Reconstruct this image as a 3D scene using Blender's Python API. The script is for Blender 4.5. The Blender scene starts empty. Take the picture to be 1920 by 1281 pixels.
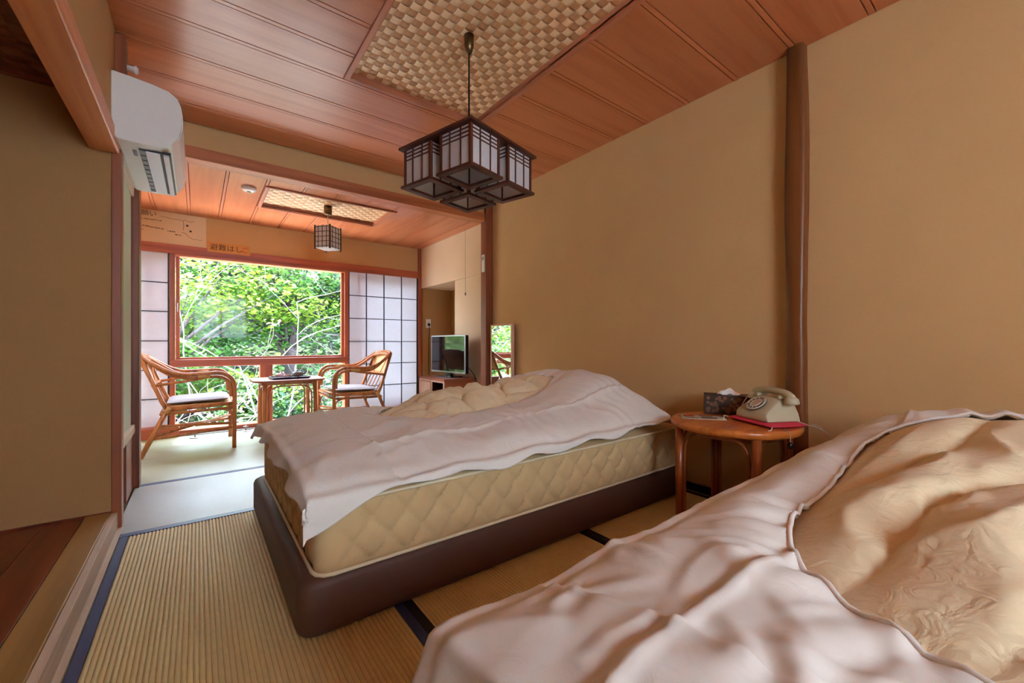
import bpy, bmesh, math, random
from mathutils import Vector, Matrix, noise as mn

random.seed(7)
S = bpy.context.scene
COL = S.collection
R = math.radians
PI = math.pi

# ------------------------------------------------------------------ camera
YAW = 37.3
F_PX = 775.0
CAM_H = 0.87
cam_d = bpy.data.cameras.new('camera')
cam = bpy.data.objects.new('camera', cam_d)
COL.objects.link(cam)
cam.location = (0, 0, CAM_H)
cam.rotation_euler = (R(90), 0, R(-YAW))
cam_d.sensor_width = 36
cam_d.lens = F_PX / 1920 * 36
cam_d.shift_y = 3.5 / 1920
cam_d.clip_start = 0.02
S.camera = cam

# ------------------------------------------------------------------ light
SKY = 7.0
w = bpy.data.worlds.new('world')
S.world = w
w.use_nodes = True
wn = w.node_tree
wn.nodes.clear()
wo = wn.nodes.new('ShaderNodeOutputWorld')
wb = wn.nodes.new('ShaderNodeBackground')
wb.inputs[0].default_value = (0.66, 0.81, 1.0, 1)
wb.inputs[1].default_value = SKY
wn.links.new(wb.outputs[0], wo.inputs[0])

sd = bpy.data.lights.new('sun', 'SUN')
sd.energy = 12.0
sd.angle = R(2)
sd.color = (1.0, 0.95, 0.85)
sun = bpy.data.objects.new('sun', sd)
COL.objects.link(sun)
sun.rotation_euler = Vector((0.62, 0.10, -0.72)).to_track_quat('-Z', 'Y').to_euler()

S.view_settings.view_transform = 'Standard'
S.view_settings.look = 'None'
S.view_settings.gamma = 1
S.view_settings.use_curve_mapping = False
S.view_settings.exposure = 2.08

# ------------------------------------------------------------------ helpers
def lin(r, g, b):
    f = lambda c: (c / 12.92 if c <= 0.04045 else ((c + 0.055) / 1.055) ** 2.4)
    return (f(r / 255), f(g / 255), f(b / 255), 1)

MATS = {}

def _new(name):
    m = bpy.data.materials.new(name)
    m.use_nodes = True
    nt = m.node_tree
    nt.nodes.clear()
    out = nt.nodes.new('ShaderNodeOutputMaterial')
    bs = nt.nodes.new('ShaderNodeBsdfPrincipled')
    nt.links.new(bs.outputs[0], out.inputs[0])
    MATS[name] = m
    return m, nt, bs, out

def plain(name, rgb, rough=0.5, var=0.08, scale=12, bump=0.0, bscale=80, metal=0, spec=0.5, sheen=0):
    """single colour with soft procedural variation and fine relief"""
    m, nt, bs, out = _new(name)
    tc = nt.nodes.new('ShaderNodeTexCoord')
    nz = nt.nodes.new('ShaderNodeTexNoise')
    nz.inputs['Scale'].default_value = scale
    nz.inputs['Detail'].default_value = 4
    nt.links.new(tc.outputs['Object'], nz.inputs['Vector'])
    mx = nt.nodes.new('ShaderNodeMix')
    mx.data_type = 'RGBA'
    c = lin(*rgb)
    mx.inputs[6].default_value = tuple(max(0, v * (1 - var)) for v in c[:3]) + (1,)
    mx.inputs[7].default_value = tuple(min(1, v * (1 + var)) for v in c[:3]) + (1,)
    nt.links.new(nz.outputs['Fac'], mx.inputs[0])
    nt.links.new(mx.outputs[2], bs.inputs['Base Color'])
    bs.inputs['Roughness'].default_value = rough
    bs.inputs['Metallic'].default_value = metal
    bs.inputs['Specular IOR Level'].default_value = spec
    if sheen:
        bs.inputs['Sheen Weight'].default_value = sheen
    if bump:
        n2 = nt.nodes.new('ShaderNodeTexNoise')
        n2.inputs['Scale'].default_value = bscale
        n2.inputs['Detail'].default_value = 5
        nt.links.new(tc.outputs['Object'], n2.inputs['Vector'])
        bp = nt.nodes.new('ShaderNodeBump')
        bp.inputs['Strength'].default_value = bump
        bp.inputs['Distance'].default_value = 0.01
        nt.links.new(n2.outputs['Fac'], bp.inputs['Height'])
        nt.links.new(bp.outputs[0], bs.inputs['Normal'])
    return m

def wood(name, dark, light, axis='X', rough=0.4, scale=1.0, contrast=1.0, bump=0.08, rand=0.25, spec=0.5):
    """grain running along one object axis, each object a little different"""
    m, nt, bs, out = _new(name)
    L = nt.links
    tc = nt.nodes.new('ShaderNodeTexCoord')
    oi = nt.nodes.new('ShaderNodeObjectInfo')
    mp = nt.nodes.new('ShaderNodeMapping')
    s = {'X': (0.7, 14, 14), 'Y': (14, 0.7, 14), 'Z': (14, 14, 0.7)}[axis]
    mp.inputs['Scale'].default_value = tuple(v * scale for v in s)
    L.new(tc.outputs['Object'], mp.inputs['Vector'])
    ad = nt.nodes.new('ShaderNodeVectorMath')
    ad.operation = 'ADD'
    cm = nt.nodes.new('ShaderNodeCombineXYZ')
    ml = nt.nodes.new('ShaderNodeMath')
    ml.operation = 'MULTIPLY'
    ml.inputs[1].default_value = 37.0
    L.new(oi.outputs['Random'], ml.inputs[0])
    for i in range(3):
        L.new(ml.outputs[0], cm.inputs[i])
    L.new(mp.outputs[0], ad.inputs[0])
    L.new(cm.outputs[0], ad.inputs[1])
    n1 = nt.nodes.new('ShaderNodeTexNoise')
    n1.inputs['Scale'].default_value = 1.0
    n1.inputs['Detail'].default_value = 6
    n1.inputs['Distortion'].default_value = 0.6
    L.new(ad.outputs[0], n1.inputs['Vector'])
    n2 = nt.nodes.new('ShaderNodeTexNoise')
    n2.inputs['Scale'].default_value = 5.0
    n2.inputs['Detail'].default_value = 3
    L.new(ad.outputs[0], n2.inputs['Vector'])
    mx0 = nt.nodes.new('ShaderNodeMath')
    mx0.operation = 'MULTIPLY_ADD'
    mx0.inputs[1].default_value = 0.35
    L.new(n2.outputs['Fac'], mx0.inputs[0])
    L.new(n1.outputs['Fac'], mx0.inputs[2])
    cr = nt.nodes.new('ShaderNodeValToRGB')
    cr.color_ramp.elements[0].position = 0.5 - 0.12 * contrast + 0.1
    cr.color_ramp.elements[1].position = 0.5 + 0.25
    cr.color_ramp.elements[0].color = lin(*dark)
    cr.color_ramp.elements[1].color = lin(*light)
    L.new(mx0.outputs[0], cr.inputs[0])
    hs = nt.nodes.new('ShaderNodeHueSaturation')
    mr = nt.nodes.new('ShaderNodeMapRange')
    mr.inputs['To Min'].default_value = 1 - rand
    mr.inputs['To Max'].default_value = 1 + rand
    L.new(oi.outputs['Random'], mr.inputs['Value'])
    L.new(mr.outputs[0], hs.inputs['Value'])
    L.new(cr.outputs[0], hs.inputs['Color'])
    L.new(hs.outputs[0], bs.inputs['Base Color'])
    bs.inputs['Roughness'].default_value = rough
    bs.inputs['Specular IOR Level'].default_value = spec
    bp = nt.nodes.new('ShaderNodeBump')
    bp.inputs['Strength'].default_value = bump
    bp.inputs['Distance'].default_value = 0.004
    L.new(mx0.outputs[0], bp.inputs['Height'])
    L.new(bp.outputs[0], bs.inputs['Normal'])
    return m

def cloth(name, rgb, rough=0.85, weave=900, bump=0.15, var=0.05):
    m, nt, bs, out = _new(name)
    L = nt.links
    tc = nt.nodes.new('ShaderNodeTexCoord')
    nz = nt.nodes.new('ShaderNodeTexNoise')
    nz.inputs['Scale'].default_value = 9
    L.new(tc.outputs['Object'], nz.inputs['Vector'])
    mx = nt.nodes.new('ShaderNodeMix')
    mx.data_type = 'RGBA'
    c = lin(*rgb)
    mx.inputs[6].default_value = tuple(v * (1 - var) for v in c[:3]) + (1,)
    mx.inputs[7].default_value = tuple(min(1, v * (1 + var)) for v in c[:3]) + (1,)
    L.new(nz.outputs['Fac'], mx.inputs[0])
    L.new(mx.outputs[2], bs.inputs['Base Color'])
    bs.inputs['Roughness'].default_value = rough
    bs.inputs['Sheen Weight'].default_value = 0.15
    bs.inputs['Specular IOR Level'].default_value = 0.2
    n2 = nt.nodes.new('ShaderNodeTexNoise')
    n2.inputs['Scale'].default_value = 22
    n2.inputs['Detail'].default_value = 6
    n2.inputs['Distortion'].default_value = 1.2
    L.new(tc.outputs['Object'], n2.inputs['Vector'])
    bp = nt.nodes.new('ShaderNodeBump')
    bp.inputs['Strength'].default_value = bump
    bp.inputs['Distance'].default_value = 0.02
    L.new(n2.outputs['Fac'], bp.inputs['Height'])
    L.new(bp.outputs[0], bs.inputs['Normal'])
    return m

def translucent(name, rgb, tr=0.5, rough=0.9):
    m, nt, bs, out = _new(name)
    L = nt.links
    bs.inputs['Base Color'].default_value = lin(*rgb)
    bs.inputs['Roughness'].default_value = rough
    bs.inputs['Specular IOR Level'].default_value = 0.1
    tl = nt.nodes.new('ShaderNodeBsdfTranslucent')
    nz = nt.nodes.new('ShaderNodeTexNoise')
    nz.inputs['Scale'].default_value = 30
    tc = nt.nodes.new('ShaderNodeTexCoord')
    L.new(tc.outputs['Object'], nz.inputs['Vector'])
    mx = nt.nodes.new('ShaderNodeMix')
    mx.data_type = 'RGBA'
    c = lin(*rgb)
    mx.inputs[6].default_value = tuple(v * .93 for v in c[:3]) + (1,)
    mx.inputs[7].default_value = c
    L.new(nz.outputs['Fac'], mx.inputs[0])
    L.new(mx.outputs[2], tl.inputs['Color'])
    L.new(mx.outputs[2], bs.inputs['Base Color'])
    ms = nt.nodes.new('ShaderNodeMixShader')
    ms.inputs[0].default_value = tr
    L.new(bs.outputs[0], ms.inputs[1])
    L.new(tl.outputs[0], ms.inputs[2])
    L.new(ms.outputs[0], out.inputs[0])
    return m

def glass(name, refl=0.05):
    m, nt, bs, out = _new(name)
    L = nt.links
    nt.nodes.remove(bs)
    t = nt.nodes.new('ShaderNodeBsdfTransparent')
    t.inputs[0].default_value = (0.97, 0.98, 0.97, 1)
    g = nt.nodes.new('ShaderNodeBsdfGlossy')
    g.inputs['Roughness'].default_value = 0.02
    ms = nt.nodes.new('ShaderNodeMixShader')
    ms.inputs[0].default_value = refl
    L.new(t.outputs[0], ms.inputs[1])
    L.new(g.outputs[0], ms.inputs[2])
    L.new(ms.outputs[0], out.inputs[0])
    return m

def leafmat(name, c1, c2, c3):
    m, nt, bs, out = _new(name)
    L = nt.links
    tc = nt.nodes.new('ShaderNodeTexCoord')
    nz = nt.nodes.new('ShaderNodeTexNoise')
    nz.inputs['Scale'].default_value = 1.6
    nz.inputs['Detail'].default_value = 7
    L.new(tc.outputs['Object'], nz.inputs['Vector'])
    cr = nt.nodes.new('ShaderNodeValToRGB')
    cr.color_ramp.elements[0].position = 0.32
    cr.color_ramp.elements[1].position = 0.68
    cr.color_ramp.elements[0].color = lin(*c1)
    cr.color_ramp.elements[1].color = lin(*c3)
    e = cr.color_ramp.elements.new(0.5)
    e.color = lin(*c2)
    L.new(nz.outputs['Fac'], cr.inputs[0])
    L.new(cr.outputs[0], bs.inputs['Base Color'])
    bs.inputs['Roughness'].default_value = 0.45
    tl = nt.nodes.new('ShaderNodeBsdfTranslucent')
    L.new(cr.outputs[0], tl.inputs[0])
    ms = nt.nodes.new('ShaderNodeMixShader')
    ms.inputs[0].default_value = 0.35
    L.new(bs.outputs[0], ms.inputs[1])
    L.new(tl.outputs[0], ms.inputs[2])
    L.new(ms.outputs[0], out.inputs[0])
    return m

class MB:
    """collects geometry; build() links it as one mesh object"""
    def __init__(s):
        s.v = []
        s.f = []
    def add(s, vs, fs):
        o = len(s.v)
        s.v += [tuple(p) for p in vs]
        s.f += [tuple(i + o for i in f) for f in fs]
        return s
    def box(s, x0, x1, y0, y1, z0, z1):
        vs = [(x0, y0, z0), (x1, y0, z0), (x1, y1, z0), (x0, y1, z0), (x0, y0, z1), (x1, y0, z1), (x1, y1, z1), (x0, y1, z1)]
        return s.add(vs, [(0, 3, 2, 1), (4, 5, 6, 7), (0, 1, 5, 4), (1, 2, 6, 5), (2, 3, 7, 6), (3, 0, 4, 7)])
    def tube(s, pts, r, seg=8, cap=True, closed=False):
        P = [Vector(p) for p in pts]
        n = len(P)
        rs = r if isinstance(r, (list, tuple)) else [r] * n
        vs = []
        up = None
        for i in range(n):
            if closed:
                t = (P[(i + 1) % n] - P[i - 1]).normalized()
            else:
                t = (P[min(i + 1, n - 1)] - P[max(i - 1, 0)]).normalized()
            if up is None:
                up = Vector((0, 0, 1)) if abs(t.z) < 0.9 else Vector((1, 0, 0))
            a = (up - t * up.dot(t))
            if a.length < 1e-5:
                a = t.orthogonal()
            a.normalize()
            up = a
            b = t.cross(a)
            for k in range(seg):
                an = 2 * PI * k / seg
                vs.append(P[i] + (a * math.cos(an) + b * math.sin(an)) * rs[i])
        fs = []
        for i in range(n if closed else n - 1):
            j = (i + 1) % n
            for k in range(seg):
                k2 = (k + 1) % seg
                fs.append((i * seg + k, i * seg + k2, j * seg + k2, j * seg + k))
        if cap and not closed:
            fs.append(tuple(range(seg - 1, -1, -1)))
            fs.append(tuple((n - 1) * seg + k for k in range(seg)))
        return s.add(vs, fs)
    def lathe(s, prof, c=(0, 0, 0), seg=32):
        vs = []
        for r, z in prof:
            for k in range(seg):
                a = 2 * PI * k / seg
                vs.append((c[0] + r * math.cos(a), c[1] + r * math.sin(a), c[2] + z))
        fs = []
        n = len(prof)
        for i in range(n - 1):
            for k in range(seg):
                k2 = (k + 1) % seg
                fs.append((i * seg + k, i * seg + k2, (i + 1) * seg + k2, (i + 1) * seg + k))
        fs.append(tuple(range(seg - 1, -1, -1)))
        fs.append(tuple((n - 1) * seg + k for k in range(seg)))
        return s.add(vs, fs)
    def prism(s, poly, axis, a0, a1):
        """poly in the two other axes (in xyz order), extruded from a0 to a1"""
        def P(p, a):
            return {'x': (a, p[0], p[1]), 'y': (p[0], a, p[1]), 'z': (p[0], p[1], a)}[axis]
        n = len(poly)
        vs = [P(p, a0) for p in poly] + [P(p, a1) for p in poly]
        fs = [tuple(range(n - 1, -1, -1)), tuple(range(n, 2 * n))]
        fs += [(i, (i + 1) % n, n + (i + 1) % n, n + i) for i in range(n)]
        return s.add(vs, fs)
    def grid(s, fn, nu, nv, keep=None):
        vs = [fn(i / nu, j / nv) for i in range(nu + 1) for j in range(nv + 1)]
        fs = []
        for i in range(nu):
            for j in range(nv):
                if keep and not keep((i + .5) / nu, (j + .5) / nv):
                    continue
                a = i * (nv + 1) + j
                fs.append((a, a + nv + 1, a + nv + 2, a + 1))
        return s.add(vs, fs)
    def build(s, name, m, parent=None, loc=(0, 0, 0), rz=0, bevel=0, bseg=2, smooth=False, fixn=True):
        me = bpy.data.meshes.new(name)
        me.from_pydata(s.v, [], s.f)
        if fixn:
            bm = bmesh.new()
            bm.from_mesh(me)
            bmesh.ops.recalc_face_normals(bm, faces=bm.faces)
            bm.to_mesh(me)
            bm.free()
        me.materials.append(MATS[m])
        if smooth:
            me.polygons.foreach_set('use_smooth', [True] * len(me.polygons))
        me.update()
        o = bpy.data.objects.new(name, me)
        COL.objects.link(o)
        o.location = loc
        o.rotation_euler = (0, 0, rz)
        if parent:
            o.parent = parent
        if bevel:
            b = o.modifiers.new('bevel', 'BEVEL')
            b.width = bevel
            b.segments = bseg
            b.limit_method = 'ANGLE'
            b.angle_limit = R(50)
            b.harden_normals = False
        return o

def tag(o, label, cat, group=None, kind=None):
    o['label'] = label
    o['category'] = cat
    if group:
        o['group'] = group
    if kind:
        o['kind'] = kind
    return o

def struct(o, label=None):
    o['kind'] = 'structure'
    if label:
        o['label'] = label
    return o

def empty(name, loc=(0, 0, 0), rz=0):
    o = bpy.data.objects.new(name, None)
    o.empty_display_size = 0.1
    COL.objects.link(o)
    o.location = loc
    o.rotation_euler = (0, 0, rz)
    return o

def bxo(name, m, parent, x0, x1, y0, y1, z0, z1, bevel=0.0):
    return MB().box(x0, x1, y0, y1, z0, z1).build(name, m, parent, bevel=bevel)

def spline(pts, n=8):
    """Catmull-Rom through points"""
    P = [Vector(p) for p in pts]
    out = []
    for i in range(len(P) - 1):
        p0 = P[max(i - 1, 0)]; p1 = P[i]; p2 = P[i + 1]; p3 = P[min(i + 2, len(P) - 1)]
        for k in range(n):
            t = k / n
            out.append(0.5 * ((2 * p1) + (p2 - p0) * t + (2 * p0 - 5 * p1 + 4 * p2 - p3) * t * t + (3 * p1 - p0 - 3 * p2 + p3) * t ** 3))
    out.append(P[-1])
    return out

def clamp(x, a=0.0, b=1.0):
    return max(a, min(b, x))

def sstep(a, b, x):
    t = clamp((x - a) / (b - a))
    return t * t * (3 - 2 * t)

def text_mesh(name, body, size, m, parent, mat4, extrude=0.0):
    cu = bpy.data.curves.new(name, 'FONT')
    cu.body = body
    cu.size = size
    cu.extrude = extrude
    tmp = bpy.data.objects.new(name + '_tmp', cu)
    COL.objects.link(tmp)
    dg = bpy.context.evaluated_depsgraph_get()
    dg.update()
    me = bpy.data.meshes.new_from_object(tmp.evaluated_get(dg))
    bpy.data.objects.remove(tmp)
    bpy.data.curves.remove(cu)
    me.materials.clear()
    me.materials.append(MATS[m])
    o = bpy.data.objects.new(name, me)
    COL.objects.link(o)
    o.parent = parent
    o.matrix_local = mat4
    return o

# ------------------------------------------------------------------ materials
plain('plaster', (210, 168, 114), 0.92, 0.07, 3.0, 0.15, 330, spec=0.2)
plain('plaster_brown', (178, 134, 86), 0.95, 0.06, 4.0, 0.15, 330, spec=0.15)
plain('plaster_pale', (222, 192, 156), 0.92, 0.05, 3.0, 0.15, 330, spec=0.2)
wood('ceiling_board', (190, 106, 62), (206, 124, 78), 'X', 0.30, 1.0, 1.2, 0.02, 0.06)
wood('ceiling_board_y', (190, 106, 66), (206, 124, 82), 'Y', 0.30, 1.0, 1.2, 0.02, 0.06)
wood('batten', (110, 54, 32), (140, 74, 46), 'X', 0.4, 1.0, 1.0, 0.05, 0.1)
wood('batten_y', (176, 96, 60), (196, 114, 76), 'Y', 0.4, 1.0, 1.0, 0.05, 0.1)
wood('frame_wood_y', (170, 96, 66), (206, 130, 96), 'Y', 0.4, 1.0, 1.0, 0.05, 0.1)
wood('frame_wood_x', (150, 86, 56), (190, 114, 78), 'X', 0.4, 1.0, 1.0, 0.05, 0.1)
wood('lintel_wood', (204, 104, 50), (238, 154, 90), 'Y', 0.38, 0.5, 1.4, 0.06, 0.05)
wood('beam_wood', (150, 80, 42), (196, 116, 68), 'X', 0.4, 0.8, 1.0, 0.06, 0.08)
wood('post_wood', (104, 50, 28), (150, 80, 46), 'Z', 0.42, 0.8, 1.0, 0.08, 0.1)
wood('pillar_wood', (76, 38, 16), (128, 74, 34), 'Z', 0.38, 0.6, 1.4, 0.2, 0.05)
wood('floor_wood', (84, 30, 14), (134, 60, 28), 'Y', 0.3, 0.6, 1.2, 0.05, 0.2)
wood('sill_wood', (146, 104, 48), (186, 142, 76), 'Y', 0.5, 0.5, 1.4, 0.1, 0.05)
wood('pale_wood', (198, 172, 144), (226, 204, 178), 'Y', 0.55, 0.6, 1.0, 0.05, 0.03)
wood('window_wood', (140, 66, 40), (184, 96, 60), 'X', 0.4, 0.8, 1.0, 0.06, 0.08)
wood('window_wood_z', (140, 66, 40), (184, 96, 60), 'Z', 0.4, 0.8, 1.0, 0.06, 0.08)
wood('lamp_wood', (58, 26, 16), (88, 42, 24), 'Z', 0.45, 1.0, 1.0, 0.05, 0.05)
wood('rattan', (150, 82, 40), (200, 124, 66), 'Z', 0.38, 2.0, 1.0, 0.1, 0.06)
wood('table_wood', (170, 84, 30), (212, 122, 52), 'X', 0.25, 0.8, 1.0, 0.05, 0.04)
wood('leg_wood', (120, 56, 22), (170, 88, 40), 'Z', 0.32, 1.0, 1.0, 0.05, 0.04)
wood('cabinet_wood', (124, 56, 30), (170, 90, 52), 'X', 0.35, 0.8, 1.0, 0.05, 0.04)
wood('pink_wood', (206, 150, 124), (226, 176, 150), 'Z', 0.45, 0.8, 1.0, 0.05, 0.03)
wood('weave_light', (246, 200, 150), (252, 216, 172), 'X', 0.42, 1.2, 1.0, 0.1, 0.06)
wood('weave_dark', (198, 134, 84), (220, 160, 108), 'Y', 0.42, 1.2, 1.0, 0.1, 0.06)
wood('weave_old', (96, 50, 26), (140, 78, 42), 'X', 0.5, 1.2, 1.0, 0.1, 0.06)
plain('tatami', (230, 204, 142), 0.42, 0.10, 40, 0.25, 500, spec=0.5)
plain('tatami_green', (166, 170, 136), 0.32, 0.08, 30, 0.1, 500, spec=0.8)
plain('tatami_sky_tint', (176, 176, 168), 0.32, 0.06, 30, 0.1, 500, spec=0.8)  # reflected sky put into the base colour of these mats
plain('tatami_side', (150, 120, 70), 0.7)
plain('heri', (54, 66, 112), 0.35, 0.1, 60, 0.1, 700)
plain('heri_black', (22, 18, 22), 0.55, 0.1, 60, 0.1, 700)
plain('vinyl', (88, 54, 38), 0.6, 0.08, 6, 0.12, 240)
cloth('mattress', (206, 172, 122), 0.7, bump=0.03, var=0.05)
plain('piping', (226, 206, 168), 0.6)
cloth('duvet_cover', (232, 224, 212), 0.85, bump=0.12, var=0.03)
cloth('comforter', (236, 214, 172), 0.85, bump=0.35, var=0.06)
cloth('pillow', (236, 222, 206), 0.85, bump=0.06)
translucent('shoji_paper', (226, 224, 228), 0.30)
translucent('lamp_paper', (240, 236, 236), 0.55)
glass('window_glass', 0.006)
plain('shoji_bar', (52, 50, 56), 0.6)
plain('white_plastic', (226, 222, 214), 0.4, 0.02)
plain('white_shiny', (232, 232, 236), 0.3, 0.02)
plain('grey_plastic', (120, 118, 120), 0.4, 0.03)
plain('dark_gap', (30, 28, 34), 0.6)
plain('black_plastic', (14, 14, 16), 0.25, 0.05)
plain('screen', (10, 10, 14), 0.06, 0.02, spec=0.9)
plain('mirror_glass', (240, 244, 240), 0.015, 0.0, metal=1.0)
plain('metal', (170, 168, 170), 0.3, 0.05, metal=1.0)
plain('brass', (120, 96, 66), 0.35, 0.05, metal=1.0)
plain('paper', (226, 200, 164), 0.85, 0.03, 8)
plain('paper_yellow', (214, 152, 84), 0.8, 0.04, 8)
plain('paper_print', (206, 190, 160), 0.7, 0.2, 40)
plain('ink', (44, 36, 34), 0.8)
plain('ink_soft', (110, 88, 74), 0.8)
plain('ink_red', (190, 70, 30), 0.8)
plain('phone', (196, 184, 150), 0.35, 0.03)
plain('phone_light', (214, 196, 172), 0.4, 0.03)
plain('phone_dark', (92, 88, 78), 0.4, 0.03)
plain('pink_cloth', (222, 62, 84), 0.8, 0.1, 60, 0.4, 300)
plain('cord_cream', (212, 190, 170), 0.7)
plain('brocade', (62, 42, 26), 0.6, 0.1, 30)
plain('brocade_petal', (124, 84, 56), 0.6, 0.15, 60)
plain('tissue', (244, 238, 226), 0.9)
cloth('cushion', (172, 166, 170), 0.85, bump=0.1)
plain('cane', (214, 160, 96), 0.5, 0.12, 60, 0.3, 250)
plain('lacquer', (30, 32, 58), 0.25)
plain('ceramic', (110, 100, 96), 0.4)
plain('ceramic_pink', (206, 170, 176), 0.4)
plain('fusuma', (206, 214, 190), 0.85, 0.04, 4)
plain('bark_pale', (96, 84, 86), 0.8, 0.15, 8, 0.4, 40)
plain('bark_dark', (58, 50, 50), 0.85, 0.2, 8, 0.4, 40)
plain('bounce_stone', (212, 212, 210), 0.9, 0.08, 3, 0.3, 40)  # pale stone of the added slab that reflects sun indoors
plain('soil', (38, 46, 28), 0.95, 0.35, 2, 0.8, 6)
leafmat('leaf_bright', (62, 98, 22), (100, 128, 34), (124, 138, 50))
leafmat('leaf_mid', (28, 66, 26), (54, 98, 32), (88, 122, 44))
leafmat('leaf_deep', (16, 38, 34), (28, 60, 40), (48, 82, 46))
leafmat('leaf_pink', (104, 64, 58), (134, 96, 90), (150, 124, 100))

# ------------------------------------------------------------------ dimensions (metres)
XL, XR = -0.30, 2.34          # left and right wall of the main room
YB, YK, YW = -1.9, 3.41, 5.03   # rear wall, beam line, window wall
HC, HE = 2.305, 2.10          # ceilings of room and window bay
YP = 2.665                    # alcove end wall

# ================================================================== SETTING
# floor -------------------------------------------------------------
floor = struct(MB().box(-1.4, XR + 0.4, YB - .1, YW + 0.12, -0.16, -0.03).build('floor', 'tatami_side'))

def tatami(x0, x1, y0, y1, along='Y', m='tatami', border='heri', bw=0.028, amp=0.0055, pitch=0.0133):
    """a mat: body, ribbed rush surface and two cloth borders on the long edges"""
    g = 0.0015
    x0 += g; x1 -= g; y0 += g; y1 -= g
    mat = bxo('tatami_mat', 'tatami_side', floor, x0, x1, y0, y1, -0.03, -0.005)
    a0, a1, b0, b1 = (x0, x1, y0, y1) if along == 'Y' else (y0, y1, x0, x1)
    if border:
        for p0, p1 in ((a0, a0 + bw), (a1 - bw, a1)):
            if along == 'Y':
                bxo('cloth_border', border, mat, p0, p1, b0, b1, -0.005, 0.001)
            else:
                bxo('cloth_border', border, mat, b0, b1, p0, p1, -0.005, 0.001)
        a0 += bw; a1 -= bw
    nr = max(1, round((a1 - a0) / pitch))
    seg = 6
    n = nr * seg
    mb = MB()
    vs = []
    for i in range(n + 1):
        a = a0 + (a1 - a0) * i / n
        z = amp * (abs(math.sin(PI * i / seg)) ** 0.75 - 1)
        for b in (b0, b1):
            vs.append((a, b, z) if along == 'Y' else (b, a, z))
    fs = [(2 * i, 2 * i + 2, 2 * i + 3, 2 * i + 1) for i in range(n)]
    mb.add(vs, fs)
    rush = mb.build('rush_surface', m, mat, fixn=False)
    if along != 'Y':
        rush.data.flip_normals()
    return mat

for (x0, x1, lb) in ((-0.275, 0.55, 'heri'), (0.55, 1.43, 'heri_black'), (1.43, 2.31, 'heri_black')):
    tatami(x0, x1, 0.77, 2.53, 'Y', border=lb)
    tatami(x0, x1, -0.99, 0.77, 'Y', border=lb)
tatami(-0.30, 1.46, 2.53, 3.41, 'X', 'tatami_sky_tint', bw=.042, amp=0.0008)
tatami(1.46, XR, 2.53, 3.41, 'X', 'tatami_sky_tint', bw=.042, amp=0.0008)
tatami(-0.275, 1.43, YB, -0.99, 'X', amp=0.0015)
tatami(1.43, XR, YB, -0.99, 'X', amp=0.0015)
tatami(-0.85, 0.78, 3.41, 4.13, 'X', 'tatami_green', None, amp=0.0008)
tatami(0.78, 2.34, 3.41, 4.13, 'X', 'tatami_green', None, amp=0.0008)
tatami(-0.85, 0.78, 4.13, 4.93, 'X', 'tatami_green', None, amp=0.0008)
tatami(0.78, 2.34, 4.13, 4.93, 'X', 'tatami_green', None, amp=0.0008)

# raised alcove floor at the left, with its sill
af = struct(MB().box(-1.4, -0.41, YB, YP, -0.03, 0.03).build('floor_alcove', 'floor_wood'))
for i in range(8):
    xa = -1.4 + i * 0.124
    bxo('floor_plank', 'floor_wood', af, xa + .0008, xa + 0.1232, YB, YP, 0.03, 0.078, 0.001)
t1 = struct(empty('trim_1'))
bxo('sill_plank', 'sill_wood', t1, -0.405, -0.318, YB, YP, -0.03, 0.084, 0.004)
bxo('sill_face', 'pale_wood', t1, -0.318, -0.296, YB, 2.66, -0.03, 0.080, 0.002)
bxo('sill_groove_strip', 'pale_wood', t1, -0.296, -0.277, YB, 2.66, -0.03, 0.006, 0.001)

# walls -------------------------------------------------------------
wr = struct(MB().box(XR, XR + 0.10, YB, YK + .04, -0.03, HC + .1).build('wall_right', 'plaster'))
bb = struct(bxo('baseboard_right', 'heri_black', None, XR - 0.014, XR, YB, YK - .02, -0.0, 0.045, 0.002))
# window bay right wall with its niche
wbay = struct(MB().box(XR, XR + .08, YK + .04, 4.15, -0.03, 1.585).build('wall_bay_right', 'plaster_pale'))
MB().box(XR, XR + .42, 4.985, YW + .1, -.03, 1.585).build('niche_cheek', 'plaster_brown', wbay)  # brown paints in the shade of this face, turned away from the window
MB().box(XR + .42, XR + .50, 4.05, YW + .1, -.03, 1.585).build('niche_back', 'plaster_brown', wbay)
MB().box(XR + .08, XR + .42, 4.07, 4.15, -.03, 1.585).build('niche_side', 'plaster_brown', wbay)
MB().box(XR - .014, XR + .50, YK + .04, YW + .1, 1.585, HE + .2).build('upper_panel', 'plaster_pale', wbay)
# left wall: strip above the lintel, then closet bay
wl = struct(MB().box(XL - 0.09, XL, YB, 2.655, 1.832, HC + .1).build('wall_left', 'plaster'))
MB().box(XL - 0.09, XL, 2.74, 3.33, 1.80, HC + .1).build('closet_upper_panel', 'plaster', wl)
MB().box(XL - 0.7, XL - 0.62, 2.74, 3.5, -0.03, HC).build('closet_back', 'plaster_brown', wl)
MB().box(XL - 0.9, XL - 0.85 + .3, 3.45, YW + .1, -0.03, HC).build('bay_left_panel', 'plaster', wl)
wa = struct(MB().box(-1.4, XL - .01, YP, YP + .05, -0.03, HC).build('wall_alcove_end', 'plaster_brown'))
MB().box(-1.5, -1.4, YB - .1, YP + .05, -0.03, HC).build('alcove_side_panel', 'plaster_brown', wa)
# alcove end wall skirting
struct(bxo('baseboard_alcove', 'floor_wood', None, -1.4, XL - .01, YP - .01, YP, 0.078, 0.088))

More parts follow.
